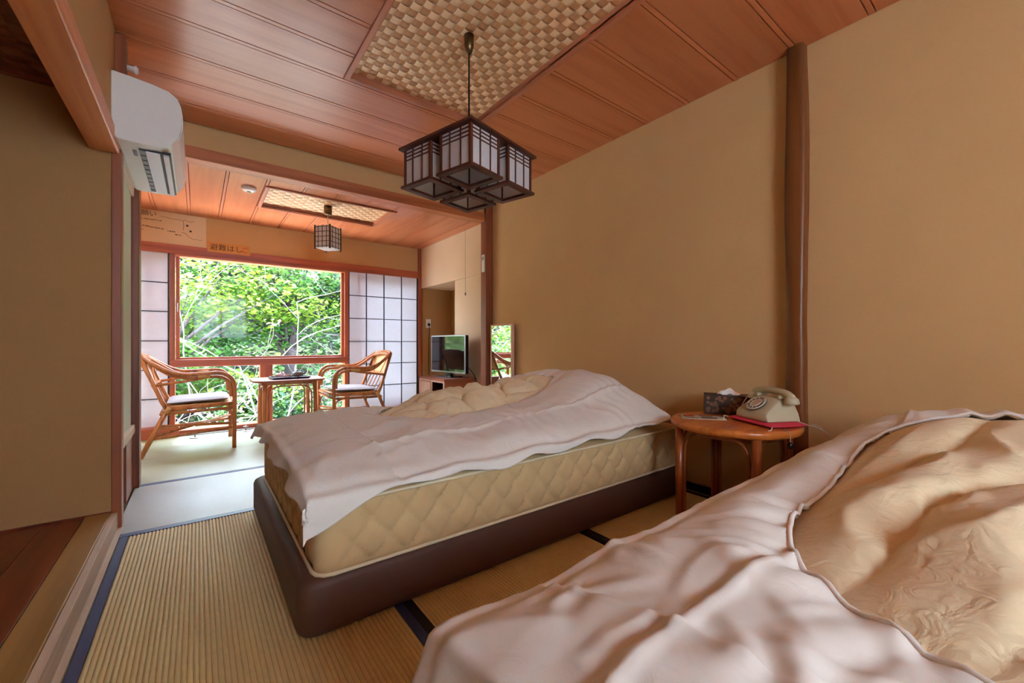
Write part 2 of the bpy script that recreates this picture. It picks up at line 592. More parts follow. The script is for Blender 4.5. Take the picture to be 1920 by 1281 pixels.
# rear wall with an unseen window added behind the camera to light the room
RX0, RX1, RZ0, RZ1 = -.1, 1.0, .95, 2.0
wre = struct(MB().box(-1.5, RX0, YB - .1, YB, -0.03, HC + .1).build('wall_rear', 'plaster'))
MB().box(RX1, XR + .1, YB - .1, YB, -0.03, HC + .1).build('pier', 'plaster', wre)
MB().box(RX0, RX1, YB - .1, YB, RZ1, HC + .1).build('head_panel', 'plaster', wre)
MB().box(RX0, RX1, YB - .1, YB, -.03, RZ0).build('apron_panel', 'plaster', wre)
w2 = struct(empty('added_window', (0, YB - .05, 0)))
RM = (RX0 + RX1) / 2
for x0, x1 in ((RX0, RX0 + .05), (RM - .025, RM + .025), (RX1 - .05, RX1)):
    bxo('window_frame', 'window_wood_z', w2, x0, x1, -.03, .03, RZ0, RZ1, .003)
for z0, z1 in ((RZ0, RZ0 + .05), (RZ1 - .05, RZ1)):
    bxo('window_frame', 'window_wood', w2, RX0 + .05, RX1 - .05, -.028, .028, z0, z1, .003)
for x0, x1 in ((RX0 + .05, RM - .025), (RM + .025, RX1 - .05)):
    bxo('pane', 'window_glass', w2, x0, x1, -.003, .003, RZ0 + .05, RZ1 - .05)

# beam wall between room and window bay
wk = struct(MB().box(XL - .1, XR, YK, YK + .09, 2.155, HC + .1).build('wall_beam', 'plaster'))
tb = struct(MB().box(XL - .1, XR - .08, YK - .012, YK + .10, 2.075, 2.155).build('trim_2', 'beam_wood', bevel=.004))
# posts
struct(MB().box(2.252, 2.338, YK - .03, YK + .06, 0, HC).build('trim_3', 'post_wood', bevel=.004))
struct(MB().box(-0.318, -0.282, 2.655, 2.720, 0, HC).build('trim_4', 'post_wood', bevel=.004))
struct(MB().box(-0.372, -0.277, 3.34, 3.45, 0, HC).build('trim_5', 'post_wood', bevel=.004))
# natural pillar in the right wall
def pillar_fn(u, v):
    z = -0.0 + u * HC
    an = v * 2 * PI
    wob = 0.008 * math.sin(z * 5.0) + 0.006 * mn.noise((0.3, z * 3.1, 2))
    wob2 = 0.007 * math.sin(z * 4.1 + 1.0) + 0.005 * mn.noise((5.3, z * 4.1, 2))
    c, s_ = math.cos(an), math.sin(an)
    k = 1.0 / max(abs(c), abs(s_)) * 0.82 + 0.18
    hx = 0.058
    hy = 0.042 + (wob if s_ > 0 else wob2) * 0.7
    return (XR - 0.002 + hx * c * k * 0.95, 0.760 + hy * s_ * k, z)
struct(MB().grid(pillar_fn, 60, 28).build('trim_6', 'pillar_wood', smooth=True))
# lintel over the alcove opening
struct(MB().box(-0.392, -0.288, YB, 2.655, 1.755, 1.832).build('trim_7', 'lintel_wood', bevel=.006))

# main ceiling: boards run across the room, battens in pairs over the joints
ceil = struct(MB().box(XL - .1, XR + .1, YB - .1, YK + .1, HC + 0.09, HC + .2).build('ceiling', 'batten'))
seams = [-1.9, -1.62, -1.34, -1.07, -.79, -.51, -.24, .04, .31, .48, .77, 1.05, 1.33, 1.61, 1.88, 2.12, 2.35, 2.62, 2.89, 3.15, 3.41]
PX0, PX1, PY0, PY1 = 0.655, 1.455, 0.40, 2.30    # woven panel opening
def board(x0, x1, y0, y1):
    bxo('ceiling_board', 'ceiling_board', ceil, x0, x1, y0 + .0145, y1 - .0145, HC, HC + .012, .0015)
for i in range(len(seams) - 1):
    y0, y1 = seams[i], seams[i + 1]
    if y1 <= PY0 or y0 >= PY1:
        board(XL, XR, y0, y1)
    else:
        board(XL, PX0, y0, y1)
        board(PX1, XR, y0, y1)
        if y1 > PY1:
            board(PX0, PX1, PY1, y1)
        if y0 < PY0:
            board(PX0, PX1, y0, PY0)
for s_ in seams[1:-1]:
    segs = [(XL, XR)] if (s_ < PY0 or s_ > PY1) else [(XL, PX0 - .03), (PX1 + .03, XR)]
    for x0, x1 in segs:
        bxo('ceiling_batten', 'ceiling_board', ceil, x0, x1, s_ - .0105, s_ + .0105, HC - .001, HC + .011, .001)
# frame of the woven panel
bxo('panel_frame', 'frame_wood_y', ceil, PX0 - .028, PX0, PY0 - .02, PY1 + .02, HC - .012, HC + .05, .003)
bxo('panel_frame', 'frame_wood_y', ceil, PX1, PX1 + .028, PY0 - .02, PY1 + .02, HC - .012, HC + .05, .003)
bxo('panel_frame', 'frame_wood_x', ceil, PX0, PX1, PY1, PY1 + .02, HC - .006, HC + .05, .003)
bxo('panel_frame', 'frame_wood_x', ceil, PX0, PX1, PY0 - .02, PY0, HC - .006, HC + .05, .003)

def woven(parent, x0, x1, y0, y1, z, cell, ml, md, amp=0.004):
    """plain weave of flat wooden strips: every strip is its own piece"""
    nx = round((x1 - x0) / cell)
    ny = round((y1 - y0) / cell)
    cx = (x1 - x0) / nx
    cy = (y1 - y0) / ny
    seg = 4
    def strip(n, ph, along, width, L):
        mb = MB()
        vs = []
        for i in range(n * seg + 1):
            t = i / seg
            zz = -amp * math.copysign(abs(math.sin(PI * t)) ** 0.55, math.sin(PI * t)) * (1 if ph == 0 else -1)
            p = t * L
            for wd in (-width / 2, 0, width / 2):
                q = zz - (0.0012 if wd == 0 else 0)
                vs.append((p, wd, q) if along == 'X' else (wd, p, q))
        m_ = n * seg
        fs = []
        for i in range(m_):
            for k in range(2):
                a = i * 3 + k
                fs.append((a, a + 1, a + 4, a + 3) if along == 'X' else (a, a + 3, a + 4, a + 1))
        return mb.add(vs, fs)
    for along, n, cnt, L, mt in (('X', nx, ny, cx, ml), ('Y', ny, nx, cy, md)):
        wd = (cy if along == 'X' else cx) * 0.96
        meshes = []
        for ph in (0, 1):
            pp = ph if along == 'X' else 1 - ph
            o = strip(n, pp, along, wd, L).build('woven_strip', mt, parent, fixn=False)
            meshes.append(o.data)
            if along == 'X':
                o.location = (x0, y0 + (ph + .5) * cy, z)
            else:
                o.location = (x0 + (ph + .5) * cx, y0, z)
        for k in range(2, cnt):
            o = bpy.data.objects.new('woven_strip', meshes[k % 2])
            COL.objects.link(o)
            o.parent = parent
            if along == 'X':
                o.location = (x0, y0 + (k + .5) * cy, z)
            else:
                o.location = (x0 + (k + .5) * cx, y0, z)
woven(ceil, PX0, PX1, PY0, PY1, HC + .035, 0.042, 'weave_light', 'weave_dark')

# bay ceiling: boards run towards the window
cb = struct(MB().box(-.95, XR + .1, YK + .09, YW + .1, HE + .09, HE + .25).build('ceiling_bay', 'batten'))
bs_ = [-.85, -.58, -.31, -.06, .175, .43, .69, .94, 1.2, 1.45, 1.7, 1.95, 2.2, XR]
QX0, QX1, QY0, QY1 = 0.455, 1.455, 3.74, 4.30
def bboard(x0, x1, y0, y1):
    bxo('ceiling_board', 'ceiling_board_y', cb, x0 + .0125, x1 - .0125, y0, y1, HE, HE + .012, .0015)
for i in range(len(bs_) - 1):
    x0, x1 = bs_[i], bs_[i + 1]
    if x1 <= QX0 + .01 or x0 >= QX1 - .01:
        bboard(x0, x1, YK + .09, YW)
    else:
        bboard(x0, x1, YK + .09, QY0)
        bboard(x0, x1, QY1, YW)
        if x0 < QX0:
            bboard(x0, QX0, QY0, QY1)
        if x1 > QX1:
            bboard(QX1, x1, QY0, QY1)
for s_ in bs_[1:-1]:
    for y0, y1 in ([(YK + .09, YW)] if (s_ < QX0 or s_ > QX1) else [(YK + .09, QY0 - .02), (QY1 + .02, YW)]):
        bxo('ceiling_batten', 'batten_y', cb, s_ - .009, s_ + .009, y0, y1, HE - .001, HE + .011, .001)
for x0, x1, y0, y1, mm in ((QX0 - .03, QX0, QY0 - .02, QY1 + .02, 'frame_wood_y'), (QX1, QX1 + .03, QY0 - .02, QY1 + .02, 'frame_wood_y'),
                          (QX0, QX1, QY0 - .022, QY0, 'frame_wood_x'), (QX0, QX1, QY1, QY1 + .022, 'frame_wood_x')):
    bxo('panel_frame', mm, cb, x0, x1, y0, y1, HE - .014, HE + .05, .002)
woven(cb, QX0, QX1, QY0, QY1, HE + .03, 0.045, 'weave_light', 'weave_dark', .003)

# alcove ceiling, woven dark
ca = struct(MB().box(-1.5, XL - .09, YB - .1, YP, 2.04, 2.10).build('ceiling_alcove', 'batten'))
woven(ca, -1.4, XL - .09, 1.2, YP, 2.02, 0.075, 'weave_old', 'weave_old', .005)
bxo('edge_strip', 'batten', ca, -1.4, XL - .09, YP - .03, YP, 1.995, 2.02)

# window wall -------------------------------------------------------
ww = struct(MB().box(-.95, XR, YW, YW + .10, 1.80, HE + .1).build('wall_window', 'plaster'))
MB().box(-.95, XR + .5, YW + .10, YW + .16, HE, HE + .6).build('gable_panel', 'plaster', ww)
struct(MB().box(-.95, XR - .03, YW - .02, YW + .10, 1.715, 1.80).build('trim_8', 'window_wood', bevel=.004))
struct(MB().box(2.285, 2.34, YW - .025, YW + .10, 0, HE).build('trim_9', 'window_wood_z', bevel=.004))
# sill plates at the floor
struct(MB().box(-.95, -.135, YW - .10, YW + .10, -.03, .10).build('trim_10', 'window_wood', bevel=.003))
tl = struct(empty('trim_11'))
bxo('rail', 'window_wood', tl, -.135, 1.41, YW - .06, YW + .10, -.03, .05, .003)
bxo('metal_track', 'metal', tl, -.135, 2.28, YW - .10, YW - .062, -.03, .012, .001)
bxo('rail', 'window_wood', tl, 1.41, 2.285, YW - .06, YW + .10, -.03, .06, .003)

w1 = struct(empty('window_1', (0, YW, 0)))
bxo('frame_post', 'window_wood_z', w1, -.205, -.165, -.03, .08, .05, 1.715, .003)
bxo('frame_post', 'window_wood_z', w1, 1.365, 1.41, -.03, .08, .05, 1.715, .003)
bxo('frame_sill', 'window_wood', w1, -.205, 1.41, -.05, .08, .645, .715, .004)
bxo('frame_head', 'frame_wood_x', w1, -.165, 1.365, -.03, .08, 1.693, 1.715, .003)
bxo('frame_mullion', 'window_wood_z', w1, .52, .635, -.03, .06, .05, .645, .004)
sash = bxo('sash_stile', 'window_wood_z', w1, -.160, -.131, .0, .035, .715, 1.693, .002)
bxo('sash_stile', 'window_wood_z', w1, 1.335, 1.365, .0, .035, .715, 1.693, .002)
bxo('sash_rail', 'window_wood', w1, -.131, 1.335, .0, .035, .715, .735, .002)
bxo('sash_pull', 'metal', sash, -.150, -.143, -.004, .0, 1.17, 1.25)
bxo('pane', 'window_glass', w1, -.131, 1.335, .015, .021, .735, 1.693)
bxo('pane', 'window_glass', w1, -.165, .52, .015, .021, .05, .645)
bxo('pane', 'window_glass', w1, .635, 1.365, .015, .021, .05, .645)

def shoji(idx, x0, x1, z0, z1, cols, rows):
    d = struct(empty('door_%d' % idx, (0, YW, 0)))
    bxo('stile', 'shoji_bar', d, x0, x0 + .012, -.012, .015, z0, z1)
    bxo('stile', 'shoji_bar', d, x1 - .012, x1, -.012, .015, z0, z1)
    xs = [x0] + cols + [x1]
    zs = [z0] + rows + [z1]
    for x in cols:
        bxo('lattice_bar', 'shoji_bar', d, x - .004, x + .004, -.008, .008, z0, z1)
    for z in rows:
        bxo('lattice_bar', 'shoji_bar', d, x0, x1, -.0075, .0085, z - .004, z + .004)
    for i in range(len(xs) - 1):
        for j in range(len(zs) - 1):
            bxo('paper_pane', 'shoji_paper', d, xs[i] + .0005, xs[i + 1] - .0005, .008, .0095, zs[j] + .0005, zs[j + 1] - .0005)
    return d
rowz = [.355, .623, .893, 1.167, 1.438]
shoji(1, 1.412, 2.285, .06, 1.715, [1.624, 1.84, 2.066], rowz)
shoji(2, -.95, -.207, .10, 1.715, [-.86, -.645, -.425], rowz)
# outer glazed sliding doors behind the paper screens
def outer_door(idx, x0, x1):
    d = struct(empty('door_%d' % idx, (0, YW + .075, 0)))
    for a, b in ((x0, x0 + .085), (x1 - .085, x1)):
        bxo('stile', 'window_wood_z', d, a, b, -.02, .02, .05, 1.72, .003)
    bxo('rail', 'window_wood', d, x0 + .085, x1 - .085, -.02, .02, .05, .13, .003)
    bxo('rail', 'window_wood', d, x0 + .085, x1 - .085, -.02, .02, 1.66, 1.72, .003)
    bxo('pane', 'window_glass', d, x0 + .085, x1 - .085, -.003, .003, .13, 1.66)
outer_door(3, 1.49, 2.37)
outer_door(4, -.95, -.31)

# closet door in the left wall
d5 = struct(empty('door_5', (XL, 0, 0)))
bxo('panel', 'fusuma', d5, -.03, -.012, 2.722, 3.318, .385, 1.745)
bxo('stile', 'post_wood', d5, -.034, -.008, 3.318, 3.338, .385, 1.745, .002)
bxo('rail', 'pale_wood', d5, -.07, .000, 2.722, 3.34, 1.745, 1.80, .003)
bxo('closet_sill', 'pale_wood', d5, -.08, .004, 2.722, 3.34, .335, .385, .003)
pull = MB().lathe([(.0, -.002), (.022, -.002), (.026, .002), (.018, .004), (.0, .003)], seg=20).build('finger_pull', 'dark_gap', d5, smooth=True)
pull.rotation_euler = (0, R(90), 0)
pull.scale = (2.2, 1, 1)
pull.location = (-.010, 2.80, .90)
bxo('lower_board', 'post_wood', d5, -.10, -.006, 3.06, 3.34, 0.0, .335, .002)
MB().box(-.62, -.10, 2.735, 3.06, -.03, .0).build('closet_floor', 'floor_wood', d5)

# ================================================================== OBJECTS
# ---- beds -----------------------------------------------------------
def rounded_rect(x0, x1, y0, y1, r, n=6, step=None):
    pts = []
    for cx, cy, a0 in ((x1 - r, y0 + r, -90), (x1 - r, y1 - r, 0), (x0 + r, y1 - r, 90), (x0 + r, y0 + r, 180)):
        for k in range(n + 1):
            a = R(a0 + 90 * k / n)
            pts.append((cx + r * math.cos(a), cy + r * math.sin(a)))
    if step:
        out = []
        m_ = len(pts)
        for i in range(m_):
            p, q = Vector(pts[i]), Vector(pts[(i + 1) % m_])
            k = max(1, int((q - p).length / step))
            for j in range(k):
                out.append(tuple(p.lerp(q, j / k)))
        pts = out
    return pts

BL, BW = 1.95, 1.21
Z_B, Z_M = 0.175, 0.395

def make_bed(loc):
    root = empty('bed', loc)
    # upholstered base
    prof = [(.020, .004), (.006, .012), (.0, .030), (.0, .150), (.006, .166), (.020, .176)]
    mb = MB()
    rings = [rounded_rect(-.045 + i, BL + .010 - i, -.004 + i, BW + .030 - i, .055 - i * .4, 8) for i, z in prof]
    n = len(rings[0])
    vs = [(p[0], p[1], prof[k][1]) for k in range(len(prof)) for p in rings[k]]
    fs = [(k * n + i, k * n + (i + 1) % n, (k + 1) * n + (i + 1) % n, (k + 1) * n + i) for k in range(len(prof) - 1) for i in range(n)]
    fs.append(tuple(range(n - 1, -1, -1)))
    fs.append(tuple((len(prof) - 1) * n + i for i in range(n)))
    mb.add(vs, fs).build('bed_base', 'vinyl', root, smooth=True)
    for x, y in ((.14, .10), (.14, BW - .10), (BL - .14, .10), (BL - .14, BW - .10), (BL / 2, .10), (BL / 2, BW - .10)):
        c = MB().lathe([(.0, -.014), (.02, -.014), (.024, -.008), (.024, .008), (.02, .014), (0, .014)], seg=16).build('caster', 'black_plastic', root, smooth=True)
        c.rotation_euler = (R(90), 0, R(20))
        c.location = (x, y, .024)
        MB().box(-.012, .012, -.02, .02, .02, .04).build('caster_bracket', 'metal', root, loc=(x, y, 0))
    # mattress, quilted sides
    per = rounded_rect(0, BL, 0, BW, .05, 6, 0.012)
    n = len(per)
    L = 0
    ss = []
    for i in range(n):
        ss.append(L)
        L += (Vector(per[(i + 1) % n]) - Vector(per[i])).length
    NZ = 20
    z0, z1 = Z_B, Z_M
    pw = L / round(L / .115)
    vs = []
    for j in range(NZ + 1):
        v = j / NZ
        for i in range(n):
            p, q = Vector(per[i - 1]), Vector(per[(i + 1) % n])
            t = (q - p).normalized()
            nrm = Vector((t.y, -t.x))
            s = ss[i] / pw
            ed = min(v, 1 - v)
            puff = 0.012 * (1 - (1 - clamp(ed / .16)) ** 2)
            wv = s + .0 * math.sin(v * 6.28)
            a = abs(((wv + v * 1.6) % 1) - .5) * 2
            b = abs(((wv - v * 1.6) % 1) - .5) * 2
            a = abs(1 - a); b = abs(1 - b)
            g = math.exp(-(a / .17) ** 2) + math.exp(-(b / .17) ** 2)
            cd_ = math.hypot(min(per[i][0], BL - per[i][0]), min(per[i][1], BW - per[i][1]))
            off = puff - .020 * min(g, 1) * clamp(ed / .06) * sstep(.04, .11, cd_)
            P = Vector(per[i]) + nrm * (off - .012)
            vs.append((P.x, P.y, z0 + (z1 - z0) * v))
    fs = [(j * n + i, j * n + (i + 1) % n, (j + 1) * n + (i + 1) % n, (j + 1) * n + i) for j in range(NZ) for i in range(n)]
    fs.append(tuple(range(n - 1, -1, -1)))
    fs.append(tuple(NZ * n + i for i in range(n)))
    mt = MB().add(vs, fs).build('mattress', 'mattress', root, smooth=True)
    for z in (z0 + .006, z1 - .006):
        MB().tube([(p[0] * .0 + p[0], p[1], z) for p in per[::2]], .0065, 6, closed=True).build('piping', 'piping', mt, smooth=True)
    return root

B1 = (0.275, 1.305)
B2 = (0.315, -0.655)
bed1 = make_bed((B1[0], B1[1], 0))
tag(bed1, 'low bed with brown upholstered base and quilted mattress beside the standing mirror', 'bed')
bed2 = make_bed((B2[0], B2[1], 0))
tag(bed2, 'low bed hidden under a draped quilt on the telephone side of the room', 'bed')

def fold(t, lo, hi, r=0.03):
    """cloth coordinate t over a top between lo and hi: returns (position, drop)"""
    if t < lo:
        o = lo - t
        return lo - min(.02 + .18 * o, o), max(0.0, o - .02) * .97
    if t > hi:
        o = t - hi
        return hi + min(.02 + .18 * o, o), max(0.0, o - .02) * .97
    return t, 0.0

def make_duvet(name, B, core, hole, over, comf, seed, edge_wave=.012, pr=.26, prn=.26, seams=(), taper=0.0, taper2=0.0):
    """a puffy quilt: cover with an oval opening, comforter showing through it"""
    root = empty(name, (B[0], B[1], Z_M))
    cx, cy, a, b = hole
    o_foot, o_head, o_n, o_f = over
    base = Z_M + .012
    def rad(x, y):
        dx, dy = (x - cx) / a, (y - cy) / b
        an = math.atan2(dy, dx)
        k = 1 + .04 * math.sin(3 * an + seed) + .03 * math.sin(5 * an + 2 * seed)
        return ((abs(dx) ** 2.6 + abs(dy) ** 2.6) ** (1 / 2.6)) / k
    def hgt(x, y):
        xx, yy = clamp(x, 0, BL), clamp(y, 0, BW)
        e = min((yy + .012) / prn, (BW - yy + .012) / pr, (xx + .04) / pr, (BL - xx + o_head + .012) / pr)
        f = math.sqrt(max(0, 1 - (1 - clamp(e)) ** 2))
        return base + (core(xx, yy) - base) * f
    def P(x, y, extra=0.0):
        px, dx = fold(x, -.005, BL + .005)
        py, dy = fold(y, -.005, BW + .005)
        drop = math.hypot(dx, dy)
        # folds in the hanging parts
        hang = clamp(drop / .08)
        wv = .022 * hang * math.sin(17 * (x * .7 + y) + 3 * mn.noise((x * 3, y * 3, seed)))
        if dx > dy:
            px += wv * (1 if px > BL / 2 else -1)
        elif dy > 0:
            py += wv * (1 if py > BW / 2 else -1)
        z = hgt(x, y) - drop + extra
        return (px, py, z - Z_M)
    rc = random.Random(int(seed * 100))
    creases = []
    for k in range(30):
        an = rc.uniform(0, 2 * PI)
        r0 = rc.uniform(1.02, 1.25)
        creases.append((cx + a * r0 * math.cos(an), cy + b * r0 * math.sin(an), an + rc.gauss(0, .5), rc.uniform(.07, .22), rc.uniform(.004, .010), rc.uniform(.008, .016), rc.uniform(-1.5, 1.5)))
    for k in range(16):
        creases.append((rc.uniform(-.05, .45), rc.uniform(0, BW), rc.uniform(0, PI), rc.uniform(.10, .28), rc.uniform(.004, .009), rc.uniform(.009, .018), rc.uniform(-1.5, 1.5)))
    def wrinkle(x, y):
        cz = 0.0
        for qx, qy, qa, ql, qh, qw, qc in creases:
            dx_, dy_ = x - qx, y - qy
            if abs(dx_) > .4 or abs(dy_) > .4:
                continue
            tt = dx_ * math.cos(qa) + dy_ * math.sin(qa)
            nn_ = -dx_ * math.sin(qa) + dy_ * math.cos(qa) - qc * tt * tt
            if abs(nn_) > .06 or tt < -.1 or tt > ql + .05:
                continue
            wq = sstep(-.06, .03, tt) * (1 - sstep(ql * .4, ql + .04, tt))
            cz += .6 * qh * wq * (math.exp(-(nn_ / qw) ** 2) - .5 * math.exp(-((nn_ - 2 * qw) / qw) ** 2))
        n1 = mn.noise((x * 5.0 + seed, y * 2.2, seed * 1.7))
        n2 = mn.noise((x * 3.0 - y * 9.0, y * 3.0 + x * 4, seed + 9))
        n3 = 1 - abs(mn.noise((x * 7 + 2 * mn.noise((x * 3, y * 3, seed)), y * 7, seed * 3.1)))
        r = rad(x, y)
        gather = math.exp(-((r - 1.0) / .22) ** 2)
        an = math.atan2((y - cy) / b, (x - cx) / a)
        g = .009 * gather * math.sin(an * 26 + 5 * mn.noise((an * 3, seed, 1)))*(.35+.65*abs(mn.noise((an*1.7, seed+4, 2))))*1.5
        sm = 0.0
        for kind, c0, lo, hi in seams:
            t, q = (x - c0, y) if kind == 'x' else (y - c0, x)
            t += .012 * mn.noise((q * 4, c0, seed))
            w_ = sstep(lo - .04, lo, q) * (1 - sstep(hi, hi + .04, q))
            sm += w_ * (.010 * math.exp(-(t / .010) ** 2) - .004 * math.exp(-((t - .022) / .014) ** 2))
            sm += w_ * .006 * math.exp(-(t / .10) ** 2) * math.sin(q * 70 + 6 * mn.noise((q * 5, t * 9, seed)))* abs(mn.noise((q*3, c0, seed+1)))*1.6
        return .016 * n1 + .011 * n2 + .010 * n3 + g + sm + cz
    xa, xb = -o_foot, BL + o_head
    ya, yb = -o_n, BW + o_f
    def hemx(u, v):
        x = xa + (xb - xa) * u + edge_wave * (1 - 2 * u) * mn.noise((v * 9, seed, 3)) * 2
        y_a = ya - taper * (1 - sstep(0, .16, u)) + taper2 * sstep(.55, 1.0, u)
        y = y_a + (yb - y_a) * v + edge_wave * (1 - 2 * v) * mn.noise((u * 9, seed, 7)) * 2
        return x, y
    def cover(u, v):
        x, y = hemx(u, v)
        r = rad(x, y)
        dip = -.030 * math.exp(-((r - .98) / .16) ** 2)
        return P(x, y, wrinkle(x, y) + dip)
    def keep(u, v):
        x, y = hemx(u, v)
        return rad(x, y) > 1.0
    o = MB().grid(cover, 280, 200, keep).build('duvet_cover', 'duvet_cover', root, smooth=True, fixn=False)
    # snap the opening's edge: smooth via subsurf + give the cloth thickness
    sm = o.modifiers.new('smooth', 'SMOOTH')
    sm.factor = .5
    sm.iterations = 2
    sl = o.modifiers.new('thick', 'SOLIDIFY')
    sl.thickness = .010
    sl.offset = -1
    # hem round the opening
    ring = []
    for k in range(140):
        an = 2 * PI * k / 140
        lo, hi = 0.0, 2.0
        for _ in range(30):
            mid = (lo + hi) / 2
            if rad(cx + a * mid * math.cos(an), cy + b * mid * math.sin(an)) < 1.0:
                lo = mid
            else:
                hi = mid
        x, y = cx + a * lo * math.cos(an), cy + b * lo * math.sin(an)
        ring.append(P(x, y, wrinkle(x, y) - .030))
    MB().tube(ring, .0055, 6, closed=True).build('opening_hem', 'duvet_cover', o, smooth=True)
    def inner(u, v):
        x = cx + (2 * u - 1) * a * 1.22
        y = cy + (2 * v - 1) * b * 1.22
        r = rad(x, y)
        q = clamp(1 - r ** 3)
        ex = -.040 - .02 * sstep(1, 1.2, r) + q * comf(x, y)
        return P(x, y, ex)
    MB().grid(inner, 150, 110).build('comforter', 'comforter', root, smooth=True, fixn=False)
    return root

def core1(x, y):
    yr = y / BW
    c = .485 + .055 * sstep(.1, 1.3, x) + .020 * math.sin(PI * yr)
    c += .135 * math.exp(-((x - 1.60) / .26) ** 2) * math.exp(-((yr - .52) / .40) ** 4)
    return c
def comf1(x, y):
    d, p = mn.voronoi((x * 5.4 + .4 * mn.noise((x * 4, y * 4, 2)), y * 5.8, 3.1))
    s = clamp((d[1] - d[0]) * 1.7)
    n = 1 - abs(mn.noise((x * 16 + 6 * y, y * 8, 1.3)))
    n2 = 1 - abs(mn.noise((x * 11, y * 17, 6.3)))
    return .026 + .075 * s ** .55 + .020 * n + .018 * n2
dv1 = make_duvet('duvet', B1, core1, (1.00, .80, .54, .32), (.085, -.10, .06, .06), comf1, 2.3, pr=.19, prn=.34, seams=(('x', .24, 0, BW), ('y', .20, .24, 1.7)), taper=.10, taper2=.035)
tag(dv1, 'pinkish white quilt with an oval opening on the bed beside the standing mirror', 'duvet')

def core2(x, y):
    yr = y / BW
    c = .470 + .03 * math.sin(PI * yr) + .05 * sstep(.5, 1.5, x)
    c += .125 * math.exp(-((x - 1.62) / .30) ** 2) * math.exp(-((yr - .48) / .44) ** 4)
    return c
def comf2(x, y):
    d = .12 * mn.noise((x * 2, y * 2, 8))
    s = abs(math.sin((y * 1.0 + x * .28 + d) * PI / .21))
    n = mn.noise((x * 4, y * 9, 3.3))
    n2 = 1 - abs(mn.noise((x * 5 + y * 3, y * 11 - x * 2, 1.3)))
    return .022 + .056 * s ** .55 + .016 * n + .026 * n2 ** 2
dv2 = make_duvet('duvet', B2, core2, (1.03, .62, .61, .42), (.13, -.08, .10, .22), comf2, 5.1, seams=(('x', .19, 0, BW), ('y', .96, -.2, 1.7)))
tag(dv2, 'rumpled cream quilt with an oval opening on the bed by the telephone table', 'duvet')

def pillow(loc, rz):
    def fn(u, v):
        s, t = 2 * u - 1, 2 * v - 1
        return (s * .21, t * .33, 0)
    mb = MB()
    N = 24
    def h(s, t):
        return .055 * (max(0, 1 - abs(s) ** 3.2) * max(0, 1 - abs(t) ** 3.2)) ** .5
    mb.grid(lambda u, v: ((2 * u - 1) * .21, (2 * v - 1) * .33, h(2 * u - 1, 2 * v - 1)), N, N)
    mb.grid(lambda u, v: ((2 * u - 1) * .21, (2 * v - 1) * .33, -h(2 * u - 1, 2 * v - 1)), N, N)
    return mb.build('pillow', 'pillow', None, loc, rz, smooth=True)
pl = pillow((B1[0] + 1.66, B1[1] + .72, Z_M + .06), 0.05)
tag(pl, 'white pillow tucked under the quilt of the bed beside the standing mirror', 'pillow')

# ---- bedside table and what stands on it ---------------------------
def arch_legs(root, r, ztop, mat_leg, mat_arch, lr=.016, rot=45, splay=0.0, gap=.0, h_arch=.06):
    n = 4
    P = []
    for k in range(n):
        a = R(rot + 90 * k)
        P.append((r * math.cos(a), r * math.sin(a)))
    for p in P:
        MB().tube([(p[0] * (1 + splay), p[1] * (1 + splay), 0), (p[0], p[1], ztop)], [lr * .92, lr], 12).build('leg', mat_leg, root, smooth=True)
    for k in range(n):
        p, q = Vector(P[k]), Vector(P[(k + 1) % n])
        d = (q - p).normalized()
        p2, q2 = p + d * (lr + .009), q - d * (lr + .009)
        pts = [(p2.x, p2.y, .004), (p2.x, p2.y, ztop - .18), (p2.x, p2.y, ztop - .10)]
        pts += [((p2 + d * .012).x, (p2 + d * .012).y, ztop - .055), ((p2 + d * .05).x, (p2 + d * .05).y, ztop - .022)]
        m_ = (p + q) / 2
        pts += [(m_.x, m_.y, ztop - .012)]
        pts += [((q2 - d * .05).x, (q2 - d * .05).y, ztop - .022), ((q2 - d * .012).x, (q2 - d * .012).y, ztop - .055)]
        pts += [(q2.x, q2.y, ztop - .10), (q2.x, q2.y, ztop - .18), (q2.x, q2.y, .004)]
        MB().tube(spline(pts, 5), .007, 8).build('arch_rail', mat_arch, root, smooth=True)

TX, TY, TZ = 2.035, .93, .505
tbl = empty('round_table', (TX, TY, 0))
tag(tbl, 'round orange brown wooden side table with bentwood legs under the telephone', 'table')
MB().lathe([(.0, .468), (.262, .468), (.274, .474), (.279, .486), (.278, .497), (.272, .5025), (.262, .5035), (.0, .5035)], seg=56).build('tabletop', 'table_wood', tbl, smooth=True)
MB().lathe([(.0, .440), (.195, .440), (.198, .443), (.198, .4675), (.0, .4675)], seg=48).build('apron', 'leg_wood', tbl)
arch_legs(tbl, .245, .4675, 'leg_wood', 'leg_wood', .019)
ZT = .5038
